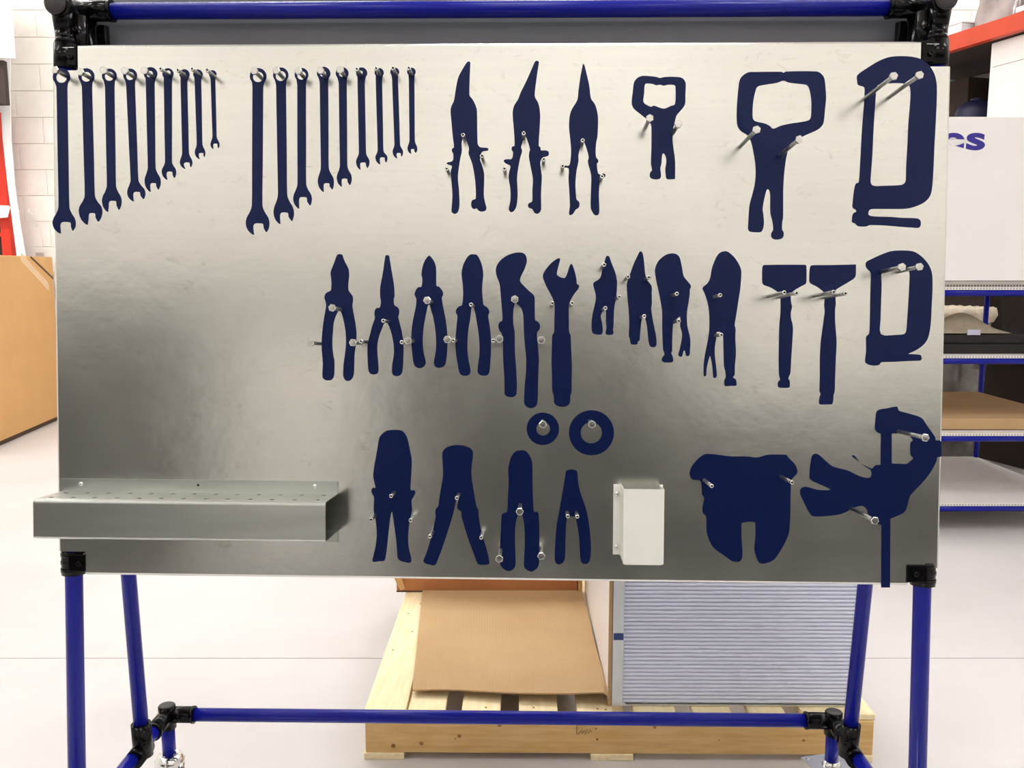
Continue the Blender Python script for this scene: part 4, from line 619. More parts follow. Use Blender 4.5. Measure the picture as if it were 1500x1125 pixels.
BOLTS = [('h', -726.1, 424.7, 33), ('h', -685.9, 421.2, 33), ('h', -648.5, 423.7, 33), ('h', -614.4, 423.0, 33), ('h', -582.9, 422.9, 33), ('s', -556.7, 425.4, 33), ('s', -529.3, 423.3, 33), ('s', -506.5, 425.2, 33), ('s', -482.3, 423.1, 33), ('h', -407.8, 422.1, 33), ('h', -372.7, 422.7, 33), ('h', -337.7, 421.9, 33), ('h', -302.7, 422.5, 33), ('h', -271.4, 423.2, 33), ('s', -245.0, 424.1, 33), ('s', -214.5, 425.0, 33), ('s', -188.2, 425.4, 33), ('s', -163.2, 425.3, 33), ('s', -77.9, 321.8, 32), ('s', -103.4, 268.8, 32), ('s', -48.0, 288.9, 32), ('s', 17.4, 324.1, 32), ('s', -12.5, 268.8, 32), ('s', 49.0, 283.5, 32), ('s', 109.7, 313.0, 32), ('s', 78.7, 273.2, 32), ('s', 140.5, 257.2, 32), ('h', 211.1, 341.4, 55), ('h', 255.0, 332.3, 55), ('h', 361.7, 311.1, 105), ('h', 424.4, 296.9, 105), ('h', 557.8, 387.0, 110), ('h', 594.9, 388.1, 110), ('h', -278.7, 48.8, 60), ('h', -312.8, -6.0, 60), ('h', -246.4, -5.1, 60), ('h', -160.4, -1.6, 60), ('h', -130.5, 61.3, 60), ('s', -200.7, 29.6, 48), ('s', -235.9, -2.9, 48), ('s', -171.6, -3.9, 48), ('h', -98.9, 0.8, 60), ('h', -17.6, 2.1, 60), ('h', 5.6, 63.4, 60), ('h', 47.0, 0.4, 60), ('s', -90.6, -0.7, 48), ('s', -28.3, -0.6, 48), ('s', -63.0, 55.3, 48), ('s', 63.7, 58.2, 48), ('s', 94.8, 58.3, 48), ('s', 144.0, 118.3, 45), ('s', 167.9, 68.7, 45), ('s', 146.7, 50.8, 45), ('s', 181.5, 99.8, 45), ('s', 213.5, 98.9, 45), ('s', 207.0, 38.6, 45), ('s', 257.2, 73.6, 45), ('s', 260.8, 31.4, 45), ('s', 324.2, 71.8, 45), ('s', 326.8, 10.1, 45), ('s', 408.8, 72.8, 95), ('s', 426.7, 72.0, 95), ('s', 481.6, 73.8, 95), ('s', 499.1, 71.6, 95), ('h', 588.9, 112.9, 78), ('h', 614.8, 113.4, 78), ('s', -190.1, -248.4, 38), ('s', -221.6, -286.2, 38), ('s', -158.8, -286.7, 38), ('s', -85.2, -250.4, 38), ('s', -127.8, -312.4, 38), ('s', -46.1, -313.2, 38), ('h', -16.2, -341.7, 60), ('h', 50.4, -130.3, 60), ('h', 126.6, -129.6, 60), ('h', 15.2, -266.9, 60), ('h', 49.3, -336.4, 60), ('s', 91.1, -278.2, 35), ('s', 106.1, -278.6, 35), ('s', 311.8, -223.3, 63), ('s', 434.6, -216.6, 63), ('h', 619.6, -142.2, 100), ('h', 547.7, -267.4, 100)]

def smooth(pts, closed=True, k=3):
    n = len(pts); out = []
    for i in range(n):
        p0, p1, p2, p3 = (Vector(pts[(i + d) % n]) for d in (-1, 0, 1, 2))
        if (p2 - p1).length < 1e-9: continue
        for j in range(k):
            t = j / k
            # centripetal-like: damp the tangents so short segments do not overshoot
            l1 = (p2 - p1).length
            m1 = (p2 - p0); m2 = (p3 - p1)
            m1 = m1.normalized() * min(l1, m1.length * 0.5) if m1.length > 1e-9 else Vector((0, 0))
            m2 = m2.normalized() * min(l1, m2.length * 0.5) if m2.length > 1e-9 else Vector((0, 0))
            if (p1 - p0).length < 1e-9: m1 = (p2 - p1) * 0.5
            if (p3 - p2).length < 1e-9: m2 = (p2 - p1) * 0.5
            h = ((2*t**3 - 3*t**2 + 1), (t**3 - 2*t**2 + t), (-2*t**3 + 3*t**2), (t**3 - t**2))
            out.append(tuple(p1 * h[0] + m1 * h[1] + p2 * h[2] + m2 * h[3]))
    return out
def rd(s): return [tuple(float(c) / 1000 for c in a.split(',')) for a in s.split()]
for name, label, o, hs in DECALS:
    MB().plate(smooth(rd(o)), [smooth(rd(h)) for h in hs], 0.0002, 0.0006).build(name, 'navy', board, label)

HEXM = {}
def bolt_mesh(kind, L):
    if (kind, L) in HEXM: return HEXM[(kind, L)]
    l = L / 1000.0
    b = MB()
    if kind == 'h':
        b.tube((0, 0, 0), (0, 0, l - 0.004), 0.0031, n=14)
        b.lathe([(0.0040, l - 0.0045), (0.0062, l - 0.0042), (0.0062, l - 0.0008), (0.0052, l), (0.0015, l + 0.0001)], n=6, smooth=False)
    else:
        b.tube((0, 0, 0), (0, 0, l - 0.0006), 0.0028, n=14)
        b.lathe([(0.0029, l - 0.006), (0.0033, l - 0.005), (0.0033, l - 0.0008), (0.0027, l), (0.0017, l), (0.0013, l - 0.0025)], n=14)
    me = b.mesh('bolt', 'zinc'); me.materials.append(M['shaft']); me.materials.append(M['zincdark'])
    zt = l - (0.0046 if kind == 'h' else 0.0062)
    for f in me.polygons:
        c = f.center
        if max(me.vertices[i].co.z for i in f.vertices) > zt + 0.0003 and min(me.vertices[i].co.z for i in f.vertices) < 0.001 or c.z < zt: f.material_index = 1
        if kind == 's' and c.z > l - 0.003 and math.hypot(c.x, c.y) < 0.0018: f.material_index = 2
    HEXM[(kind, L)] = me
    return me
for kind, u, v, L in BOLTS:
    o = link('hex_bolt' if kind == 'h' else 'peg_stud', bolt_mesh(kind, L), board)
    o.location = (u / 1000, v / 1000, 0.0005); o.rotation_euler = (0, 0, random.uniform(0, 1.0))

# ------------------------------------------------------------------ the punched tray and the white holder, screwed to the board
tray = thing('punched_tool_tray', 'galvanised hat-section tool tray with two rows of holes at lower left', 'tool tray', mtx=BM)
def sheet(profile, u0, u1, th, T=None):
    # bent sheet: profile in (v, n), extruded along u
    return profile
TU0, TU1, DP = -0.741, -0.2835, 0.085
g = MB()
t = 0.0015
g.box(TU0 - 0.003, TU1, -0.251, -0.2312, 0.0004, 0.0004 + t)                 # upper flange
hl = []
for r, (nn, n, off) in enumerate(((0.022, 13, 0.012), (0.066, 13, 0.012))):
    for i in range(n):
        cx = TU0 + off + 0.006 + i * (TU1 - TU0 - 0.036) / (n - 1)
        hl.append([(cx + 0.0042 * math.cos(a), nn + 0.0042 * math.sin(a)) for a in [2 * PI * q / 12 for q in range(12)]])
Tt = Matrix(((1, 0, 0, 0), (0, 0, 1, 0), (0, 1, 0, 0), (0, 0, 0, 1)))      # plate xy -> (u, n), thickness -> v
g.plate([(TU0, 0.0004), (TU1, 0.0004), (TU1, DP - 0.0055), (TU0, DP - 0.0055)], hl, -0.2525, -0.251, Tt)
g.box(TU0, TU1, -0.3095, -0.2565, DP - t, DP)
for i in range(4):                                                         # rounded bends
    a0, a1 = PI / 2 * i / 4, PI / 2 * (i + 1) / 4
    for vc, sg, rr in ((-0.2565, 1, 0.0055), (-0.3095, -1, 0.0035)):
        q = [(DP - rr + rr * math.sin(a), vc + sg * rr * math.cos(a)) for a in (a0, a1)]
        vs = [g.bm.verts.new((uu, q[k][1], q[k][0])) for uu, k in ((TU0, 0), (TU1, 0), (TU1, 1), (TU0, 1))]
        f = g.bm.faces.new(vs); f.smooth = True
g.box(TU0, TU1, -0.313, -0.3115, 0.0004, DP - 0.003)
g.box(TU0 - 0.003, TU1, -0.3315, -0.313, 0.0004, 0.0004 + t)
g.build('channel', 'tray', tray, fix=False)
for uu, vv in ((-0.7085, -0.2395), (-0.321, -0.2395)):
    MB().lathe([(0.0042, 0), (0.0042, 0.001), (0.003, 0.0028), (0.001, 0.0032)], (uu, vv, 0.0019), (0, 0, 1), 14).build('screw', 'zinc', tray)
MB().lathe([(0.0022, 0), (0.0022, 0.0003)], (-0.514, -0.2395, 0.0019), (0, 0, 1), 14).build('screw_hole', 'zincdark', tray)

hold = thing('white_sheet_holder', 'small white folded steel cup with open top screwed to the lower board', 'tool holder', mtx=BM)
g = MB()
HU0, HU1, HT, HB, HD = 0.1775, 0.2410, -0.2315, -0.3500, 0.05
t = 0.0012
g.box(HU0, HU1, HB, HT, HD - t, HD, bev=0.0004)
g.box(HU0, HU0 + t, HB + 0.004, HT, 0.0005, HD - t)
g.box(HU1 - t, HU1, HB + 0.004, HT, 0.0005, HD - t)
g.box(HU0 - 0.0115, HU0 + t, HB + 0.004, HT, 0.0005, 0.0005 + t)
g.box(HU1 - t, HU1 + 0.0045, HT - 0.02, HT, 0.0005, 0.0005 + t)
g.box(HU0 + 0.001, HU1 - 0.001, HB, HB + t, 0.006, HD - t)
g.build('folded_cup', 'white_sheet', hold)
for uu in (HU0 - 0.006,):
    for vv in (-0.2465, -0.333):
        MB().lathe([(0.0042, 0), (0.0042, 0.0012), (0.0032, 0.0034), (0.001, 0.0038)], (uu, vv, 0.0017), (0, 0, 1), 14).build('screw', 'zinc', hold)
MB().box(HU0 + 0.003, HU1 - 0.003, HB - 0.0012, HB, HD - 0.006, HD - 0.001).build('bottom_lip', 'white_sheet', hold)

# ------------------------------------------------------------------ pallet and the things on it
pal = thing('wooden_pallet', 'pale pine pallet on the floor behind the stand', 'pallet', (-0.366, 2.045, 0), R(-0.55))
PW, PD = 1.262, 1.02
def pbox(name, x0, x1, y0, y1, z0, z1, m):
    return MB().box(x0, x1, y0, y1, z0, z1, bev=0.002).build(name, m, pal)
for y in (0, 0.48, 0.98):
    pbox('stringer', 0.0, PW, y, y + 0.038, 0.017, 0.107 if y else 0.1065, 'wood')
for a, b in ((-0.004, 0.096), (0.562, 0.668), (PW - 0.1, PW)):
    pbox('bottom_board', a, b, -0.004, PD, 0.0, 0.017, 'wood2')
pbox('deck_board', -0.002, 0.101, -0.006, PD, 0.107, 0.127, 'wood2')
for a, b in ((0.106, 0.199), (0.240, 0.337), (0.383, 0.480), (0.528, 0.617), (0.669, 0.774), (0.817, 0.912), (0.956, 1.045), (1.087, PW + 0.004)):
    pbox('deck_board', a, b, 0.004, PD, 0.107, 0.122, 'wood2')
for x, z in ((0.235, 0.062), (0.225, 0.055), (0.575, 0.083), (0.578, 0.055), (0.335, 0.092), (0.88, 0.055), (1.09, 0.055), (0.72, 0.088), (0.07, 0.035), (0.14, 0.042)):
    r = random.uniform(0.0015, 0.006)
    MB().lathe([(r, -0.001), (r, 0.0006)], (x, 0, z), (0, -1, 0), 12).build('wood_knot', 'knot', pal)
for x, y in ((0.03, 0.62), (0.06, 0.70), (0.07, 0.705), (0.085, 0.60), (0.02, 0.35), (0.06, 0.48), (0.5 , 0.03), (0.58, 0.025), (0.6, 0.022), (0.3, 0.03), (0.42, 0.03)):
    zt = 0.127 if x < 0.1 else 0.122
    MB().lathe([(0.003, 0), (0.003, 0.0005)], (x, y, zt), (0, 0, 1), 10).build('nail_head', 'knot', pal)
# pencilled scribble on the front stringer
pm = MB()
def stroke(pts):
    pm.path([(x, -0.0008, z) for x, z in pts], 0.0007, 5)
stroke([(0.527, 0.099), (0.527, 0.068)])
stroke([(0.531, 0.068), (0.540, 0.082), (0.540, 0.070), (0.546, 0.080), (0.548, 0.070), (0.552, 0.082), (0.556, 0.071), (0.560, 0.082), (0.563, 0.074)])
stroke([(0.533, 0.098), (0.537, 0.092), (0.542, 0.094), (0.541, 0.099)])
stroke([(0.548, 0.092), (0.553, 0.098), (0.557, 0.092), (0.548, 0.095)])
pm.build('pencil_writing', 'pencil', pal)

# corrugated cardboard sheet, front edge and right edge lifting
def sheet_fn(th):
    def fn(a, b):
        xf = -0.257 + (0.243 + 0.257) * a; yf = 2.128 - 0.058 * a ** 1.3 + 0.004 * math.sin(9 * a)
        xb = -0.303 + (0.237 + 0.303) * a; yb = 2.845
        x = xf + (xb - xf) * b; y = yf + (yb - yf) * b
        z = 0.131 + 0.014 * (1 - b) ** 3 * (0.4 + a) + 0.012 * max(0, a - 0.8) * 5 * (1 - b) * (1 - 0.3 * a)
        z += 0.00025 * math.sin(a * 400)
        z -= 0.012 * max(0, (a - 0.965) / 0.035) ** 2 * max(0, 1 - 6 * b)
        return (x, y, z + th)
    return fn
sh = MB(); sh.grid(sheet_fn(0.0), 240, 24); sh.grid(sheet_fn(0.004), 240, 24)
for k in range(240):
    for bb in (0, 1):
        p = [sheet_fn(tt)(q / 240, bb) for q, tt in ((k, 0), (k + 1, 0), (k + 1, 0.004), (k, 0.004))]
        sh.bm.faces.new([sh.bm.verts.new(v) for v in p])
tag(sh.build('cardboard_sheet', 'card'), 'flat brown corrugated cardboard sheet lying on the pallet with its front edge lifted', 'cardboard')

bx = thing('brown_carton', 'reddish brown carton at the rear of the pallet, its lower front showing below the board', 'carton', (-0.392, 2.85, 0.128))
MB().box(0, 0.615, 0, 0.14, 0.0, 0.33, bev=0.004).build('body', 'carton', bx)
MB().prism([(-0.011, 0.062), (0.012, 0.07), (0.03, 0.012), (0.014, 0.006), (0.002, 0.03)], -0.006, 0.0, 'xz').build('torn_corner_flap', 'cardbox', bx)
MB().box(0.0, 0.612, -0.003, 0.1, 0.0, 0.004).build('bottom_flap', 'carddark', bx)
bx2 = thing('narrow_carton', 'narrow brown carton squeezed between the reddish carton and the white panel', 'carton', (0.2245, 2.83, 0.128))
MB().box(0, 0.0125, 0, 0.16, 0.0, 0.3, bev=0.003).build('body', 'cardbox', bx2)
MB().box(0.0, 0.0125, -0.003, 0.1, 0.0, 0.004).build('bottom_flap', 'carddark', bx2)

flt = thing('pleated_air_filter', 'framed filter panel of pale bluish horizontal pleats standing on the pallet', 'filter', (0.249, 2.075, 0.1235), R(-0.6))
FW, FH, FD = 0.617, 0.58, 0.05
MB().box(0.002, 0.0295, 0, FD, 0, FH, bev=0.001).build('side_frame', 'alum', flt)
MB().box(FW - 0.008, FW, 0, FD, 0, FH, bev=0.001).build('side_frame', 'white', flt)
MB().box(0.0295, FW - 0.008, 0.004, FD, 0, 0.004).build('bottom_frame', 'alum', flt)
MB().box(0.0295, FW - 0.008, 0.004, FD, FH - 0.02, FH).build('top_frame', 'alum', flt)
for s, x in ((1, 0.0295), (-1, FW - 0.008)):
    MB().prism([(x, 0.002), (x + 0.014 * s, 0.002), (x, 0.014)], -0.001, 0.002, 'xz').build('corner_gusset', 'alum', flt)
pg = MB()
pitch = 0.0102
nP = int((FH - 0.03) / pitch)
xs = [0.0295 + (FW - 0.0375) * i / 60 for i in range(61)]
for k in range(nP):
    zb = 0.006 + k * pitch
    prof = [(0.014, 0.0), (0.0058, 0.0012), (0.0042, 0.0045), (0.0056, 0.0086), (0.014, pitch)]
    rows = []
    for i, x in enumerate(xs):
        cr = 0.0
        fx = (x - 0.0295) / (FW - 0.0375)
        if min(abs(fx - 0.335), abs(fx - 0.675)) < 0.012: cr = random.uniform(-0.0015, 0.002)
        rows.append([pg.bm.verts.new((x, y + (cr if j in (1, 2, 3) else 0), zb + z + 0.00018 * math.sin(i * 0.5 + 3 * k) * (j in (1, 2, 3)))) for j, (y, z) in enumerate(prof)])
    for i in range(60):
        for j in range(4):
            f = pg.bm.faces.new((rows[i][j], rows[i + 1][j], rows[i + 1][j + 1], rows[i][j + 1])); f.smooth = True
pl = pg.build('pleats', 'pleat', flt, 'pale blue-white pleats of folded filter media', fix=False); pl['kind'] = 'stuff'
MB().box(0.004, 0.0285, -0.0006, 0.0, 0.175, 0.193).build('blue_mark', 'bluestain', flt, 'smudged blue mark on the left frame bar')
MB().box(0.03, FW - 0.01, 0.03, 0.034, 0.004, FH - 0.02).build('backing', 'pleat', flt)
wp = thing('white_box_panel', 'white board standing on edge between the cardboard sheet and the pleated filter', 'board', (0.2425, 2.085, 0.1225), R(-0.4))
MB().box(0.0, 0.006, 0.0, 0.78, 0.0, 0.58, bev=0.001).build('face_sheet', 'coro', wp)
MB().box(-0.0012, 0.0075, -0.006, 0.0, 0.0, 0.58).build('brown_edge', 'card', wp, 'thin brown cardboard edge of the white board')

# ------------------------------------------------------------------ left background
lb = thing('large_cardboard_box', 'tall tan cardboard box with taped flap at the far left by the block wall', 'box', (-3.49, 5.62, 0), R(97.2))
LX, LY, LZ = 1.43, 0.12, 1.31
MB().box(0, LX, 0, LY, 0.035, LZ, bev=0.006).build('body', 'cardbox', lb)
MB().box(0.004, LX, 0.02, LY, 0.0, 0.035).build('bottom_edge', 'carddark', lb)
# flap crease and the tape over it on the face turned to the camera (y = 0 side)
def facebar(name, x0, z0, x1, z1, w, m, d):
    dx, dz = x1 - x0, z1 - z0; l = math.hypot(dx, dz); nx, nz = -dz / l * w / 2, dx / l * w / 2
    MB().prism([(x0 + nx, z0 + nz), (x0 - nx, z0 - nz), (x1 - nx, z1 - nz), (x1 + nx, z1 + nz)], -d, 0.0, 'xz').build(name, m, lb)
facebar('flap_crease', 1.02, 1.305, 1.425, 1.14, 0.014, 'carddark', 0.002)
facebar('packing_tape', 0.85, 1.305, 1.33, 1.07, 0.06, 'tape', 0.001)
MB().prism([(1.03, 1.309), (1.425, 1.309), (1.425, 1.15)], -0.004, -0.001, 'xz').build('top_flap', 'cardbox', lb)

ru = thing('red_rack_upright', 'red-orange steel rack upright behind the cardboard box at the left edge', 'rack', (-3.965, 7.0, 0))
MB().box(-0.075, 0.0, 0, 0.07, 0, 2.42, bev=0.004).build('post', 'red', ru)
MB().box(-0.95, -0.075, 0.005, 0.06, 1.47, 1.50).build('crossbar', 'red', ru)
MB().box(-0.95, -0.075, 0.0, 0.05, 1.93, 1.95).build('wooden_ledge', 'wood', ru, 'thin pine ledge on the red rack')
MB().box(-0.95, -0.02, 0.075, 0.09, 1.0, 2.4).build('dark_backing', 'darkbrown', ru)
def strip(name, label, pts, wdt):
    m = MB()
    prev = None
    rows = []
    for (x, z, y) in pts:
        rows.append([m.bm.verts.new(p) for p in ((x - wdt / 2, y, z), (x + wdt / 2, y, z), (x + wdt / 2, y + 0.012, z), (x - wdt / 2, y + 0.012, z))])
    for a, b in zip(rows, rows[1:]):
        for i in range(4): m.bm.faces.new((a[i], a[(i + 1) % 4], b[(i + 1) % 4], b[i]))
    m.bm.faces.new(rows[0][::-1]); m.bm.faces.new(rows[-1])
    return tag(m.build(name, 'white'), label, 'trim strip', 'white trim strips leaning on the wall')
def bow(x0, x1, z0, z1, y0, y1, sag):
    return [(x0 + (x1 - x0) * t - sag * math.sin(PI * t), z0 + (z1 - z0) * t, y0 + (y1 - y0) * t) for t in [i / 12 for i in range(13)]]
strip('trim_strip', 'long white trim strip leaning on the wall, the right one of two behind the cardboard box',
      [(-3.835, 0.0, 6.92), (-3.84, 1.0, 6.93), (-3.848, 1.33, 6.93), (-3.874, 1.6, 6.93), (-3.890, 1.85, 6.93), (-3.893, 2.2, 6.93), (-3.875, 2.6, 6.935), (-3.845, 2.95, 6.94), (-3.825, 3.2, 6.94)], 0.052)
strip('trim_strip', 'long white trim strip leaning on the wall, the left one against the red upright',
      [(-3.90, 0.0, 6.955), (-3.895, 1.0, 6.965), (-3.893, 1.33, 6.965), (-3.908, 1.6, 6.965), (-3.922, 1.85, 6.965), (-3.935, 2.2, 6.965), (-3.93, 2.5, 6.965)], 0.03)
wpn = thing('white_sheet_stack', 'bright white panel at the upper left corner of the picture above the red rack', 'panel', (-4.35, 6.62, 2.74))
MB().box(-0.5, 0.72, 0, 0.03, 0.0, 0.85, bev=0.003).build('sheet', 'white', wpn)
MB().box(-0.5, 0.66, -0.004, 0, 0.05, 0.8).build('wrapped_face', 'coro', wpn)
dk = tag(MB().box(-4.3, -3.735, 6.67, 6.72, 2.42, 2.735, bev=0.004).build('dark_board', 'darkbrown'), 'small dark brown board between the white panel and the red upright', 'board')
pp = tag(MB().prism([(-0.2, -0.02), (0.03, 0.0), (0.055, 0.075), (0.045, 0.09), (-0.2, 0.1)], -0.004, 0.004, 'xz', Matrix.Translation((-3.975, 6.945, 1.615)) ).build('white_paper_sheet', 'white'), 'scrap of white sheet sticking out in front of the red upright', 'paper')
ac = thing('clear_plastic_panel', 'small clear plastic sheet leaning against the block wall behind the cardboard box', 'plastic sheet', (-3.87, 7.085, 0.0))
MB().prism([(-0.06, 0.9), (0.125, 0.9), (0.125, 1.3), (0.085, 1.56), (0.055, 1.64), (-0.06, 1.70)], 0.0, 0.006, 'xz').build('sheet', 'clear', ac)
MB().prism([(0.0, 1.66), (0.02, 1.7), (0.07, 1.60), (0.085, 1.545), (0.06, 1.55)], -0.004, 0.0, 'xz').build('folded_corner', 'clear', ac)
MB().box(0.05, 0.115, -0.003, 0.0, 1.30, 1.345).build('dark_label', 'greybar', ac, 'small dark label on the clear sheet')
hp = thing('high_wooden_shelf', 'brown wooden shelf high on the back wall just above the top rail', 'shelf', (-0.75, 6.8, 3.292))
MB().box(-0.82, 0.72, 0.0, 0.32, 0.0, 0.04, bev=0.003).build('plank', 'plank', hp)
for x in (-0.84, 0.70):
    MB().box(x, x + 0.05, 0.0, 0.32, -0.0, 0.06, bev=0.002).build('bracket', 'teal' if x < 0 else 'white', hp)

# ------------------------------------------------------------------ right background: shelf unit of blue pipe
SX0, SX1, SY0, SY1 = 1.45, 2.68, 3.95, 4.95
shf = thing('pipe_shelf_unit', 'blue pipe shelf unit with white corrugated shelves right of the board', 'shelving', ((SX0 + SX1) / 2, (SY0 + SY1) / 2, 0))
Tm = Matrix.Translation((-(SX0 + SX1) / 2, -(SY0 + SY1) / 2, 0))
for x in (SX0, SX1):
    for y in (SY0, SY1):
        MB().tube(Tm @ Vector((x, y, 0)), Tm @ Vector((x, y, 1.12 if True else 0)), PR, n=16).build('post', 'bluepipe', shf)
LV = (0.112, 0.442, 0.800, 1.108)
for z in LV:
    for p0, p1 in (((SX0, SY0, z), (SX1, SY0, z)), ((SX0, SY1, z), (SX1, SY1, z)), ((SX0, SY0, z), (SX0, SY1, z)), ((SX1, SY0, z), (SX1, SY1, z))):
        MB().tube(Tm @ Vector(p0), Tm @ Vector(p1), PR, n=16).build('rail', 'bluepipe', shf)
    sht = MB().box(SX0 - 0.01, SX1 + 0.01, SY0 - 0.01, SY1 + 0.01, z + 0.014, z + 0.026, Tm).build('shelf', 'coro', shf)
    fe = MB()
    x = SX0
    while x < SX1:
        fe.box(x, x + 0.0075, SY0 - 0.0112, SY0 - 0.0098, z + 0.0165, z + 0.0235, Tm); x += 0.0135
    fo = fe.build('flute_holes', 'corogrey', sht); fo['kind'] = 'stuff'
bin_ = thing('white_corrugated_bin', 'large white corrugated plastic box with purple lettering on top of the blue pipe shelf', 'box', (2.05, 3.94, 1.1345))
MB().box(-0.6, 0.66, 0.0, 0.8, 0.028, 0.74, bev=0.002).build('body', 'coro', bin_)
MB().box(-0.6, 0.66, 0.0, 0.8, 0.0, 0.026).build('folded_base', 'corogrey', bin_)
fe = MB()
x = -0.6
while x < 0.65:
    fe.box(x, x + 0.008, -0.0006, 0.0006, 0.003, 0.010); x += 0.0135
fo = fe.build('flute_holes', 'corodark', bin_); fo['kind'] = 'stuff'
cu = bpy.data.curves.new('lettering', 'FONT'); cu.body = 'es'; cu.size = 0.142; cu.extrude = 0.0006; cu.offset = 0.0042; cu.space_character = 1.04
to = bpy.data.objects.new('lettering', cu); col.objects.link(to); to.parent = bin_
to.location = (1.877 - 2.05, -0.001, 1.737 - 1.1345); to.rotation_euler = (PI / 2, 0, 0); to.scale = (1.6, 1, 1)
cu.materials.append(M['ink'])
dg = bpy.context.evaluated_depsgraph_get(); lm_ = bpy.data.meshes.new_from_object(to.evaluated_get(dg))
t2 = link('lettering', lm_, bin_, 'purple-blue bold lettering es'); t2.location = to.location; t2.rotation_euler = to.rotation_euler; t2.scale = to.scale
bpy.data.objects.remove(to); t2.name = 'lettering'
zz = LV[2] + 0.026
fm = thing('black_foam_block', 'low black foam slab on the upper shelf of the blue pipe unit', 'foam', (2.0, 4.0, zz))
MB().box(-0.5, 0.62, 0.02, 0.55, 0.0, 0.045, bev=0.006).build('lower_slab', 'foam', fm)
MB().box(-0.5, 0.60, 0.03, 0.55, 0.046, 0.085, bev=0.008).build('upper_slab', 'foam', fm)
def cloth_fn(a, b):
    x = -0.35 + 0.62 * a; y = -0.05 + 0.2 * b
    h = 0.085 * math.exp(-((a - 0.68) / 0.2) ** 2) + 0.04 * math.exp(-((a - 0.3) / 0.15) ** 2)
    z = h * math.sin(PI * min(1, b * 1.15 if b < .87 else 1)) + 0.012 * math.sin(7 * a + 5 * b) * math.sin(PI * a) * math.sin(PI * b) + 0.004
    return (x, y, max(0.001, z))
cm = MB(); cm.grid(cloth_fn, 40, 16)
clo = tag(cm.build('crumpled_cloth', 'cloth'), 'crumpled beige cloth lying on the black foam slab', 'cloth'); clo.location = (2.06, 4.12, zz + 0.0875)
tg = tag(MB().box(-0.03, 0.03, -0.003, 0.0, 0.0, 0.025).build('lilac_tag', 'lilac'), 'small pale lilac tag in front of the beige cloth', 'tag'); tg.location = (2.13, 4.028, zz + 0.0868)
wsh = tag(MB().box(-0.012, 0.012, -0.45, 0.4, 0.0, 0.012).build('white_shelf_strip', 'white'), 'white strip along the right edge of the upper shelf', 'strip'); wsh.location = (2.655, 4.45, zz + 0.001)
ct = thing('brown_cardboard_tray', 'flat brown cardboard box lying on the middle shelf of the blue pipe unit', 'cardboard', (2.05, 4.02, LV[1] + 0.0265))
MB().box(-0.5, 0.60, 0.0, 0.90, 0.0, 0.055, bev=0.004).build('body', 'card', ct)
MB().box(-0.5, 0.60, -0.002, 0.0, 0.0, 0.003).build('bottom_flap', 'carddark', ct)
# bin behind the shelf unit with a folded white liner
db = thing('grey_lined_bin', 'tall grey translucent bin with white liner rim standing behind the pipe shelf', 'bin', (2.62, 5.32, 0))
MB().lathe([(0.20, 0.0), (0.235, 0.02), (0.245, 0.5), (0.262, 0.90), (0.25, 0.90), (0.235, 0.5), (0.2, 0.05)], n=40).build('barrel', 'drum', db)
lm = MB(); n = 48
rings = []
for r, z in ((0.235, 0.87), (0.262, 0.985), (0.283, 0.985), (0.287, 0.94), (0.270, 0.905)):
    rings.append([lm.bm.verts.new(((r + 0.006 * math.sin(i * 1.9 + z * 40)) * math.cos(2 * PI * i / n), (r + 0.006 * math.sin(i * 1.9 + z * 40)) * math.sin(2 * PI * i / n), z + 0.006 * math.sin(i * 2.3 + r * 90))) for i in range(n)])
for a, b in zip(rings, rings[1:]):
    for i in range(n):
        f = lm.bm.faces.new((a[i], a[(i + 1) % n], b[(i + 1) % n], b[i])); f.smooth = True
lm.build('liner', 'liner', db, 'crumpled white bag folded over the rim')

# ------------------------------------------------------------------ right background: orange pallet rack and goods
BD = Vector((0.305, -0.952, 0)); RA = math.atan2(BD.y, BD.x)
rk = thing('orange_pallet_rack', 'orange pallet rack beam and uprights along the right side behind the pipe shelf', 'rack', (2.70, 5.60, 0), RA)
# local x runs along the beam towards the camera, local y away into the rack
def rbox(name, x0, x1, y0, y1, z0, z1, m, label=None): return MB().box(x0, x1, y0, y1, z0, z1, bev=0.003).build(name, m, rk, label)
for z in (2.545, 1.40):
    rbox('beam', -0.95, 2.0, 0.0, 0.05, z, z + 0.1, 'orange')
    rbox('rear_beam', -0.95, 2.0, 1.0, 1.05, z, z + 0.1, 'greybar')
    rbox('deck', -0.95, 2.0, 0.05, 1.0, z + 0.075, z + 0.095, 'darkbrown')
rbox('deck', -0.95, 0.9, 0.12, 1.0, 0.76, 0.78, 'darkbrown')
for x in (-1.03, 2.0):
    for y in (0.0, 0.98):
        rbox('upright', x, x + 0.08, y, y + 0.07, 0.0, 2.655, 'teal')
RM = Matrix.Translation((2.70, 5.60, 0)) @ rotz(RA)
def rthing(name, label, cat, x, y, z): 
    p = RM @ Vector((x, y, z)); return thing(name, label, cat, p, RA)
t = rthing('tall_white_box', 'tall plain white box inside the rack under the orange beam at the right edge', 'box', 0.24, 0.07, 1.496)
MB().box(0.0, 0.42, 0.0, 0.6, 0.0, 1.043, bev=0.004).build('body', 'coro', t)
MB().box(0.02, 0.40, -0.001, 0.0, 0.9, 0.905).build('lid_seam', 'corogrey', t)
t = rthing('dark_brown_crate', 'dark brown crate with a pale bar deep in the rack under the orange beam', 'crate', -0.95, 0.25, 1.496)
MB().box(0.0, 0.6, 0.25, 0.7, 0.0, 1.0, bev=0.004).build('body', 'darkbrown', t)
MB().box(0.0, 0.9, 0.20, 0.245, 0.52, 0.58, bev=0.003).build('pale_bar', 'greybar', t)
MB().box(0.6, 0.97, 0.45, 0.7, 0.0, 1.0, bev=0.004).build('side_board', 'darkbrown', t)
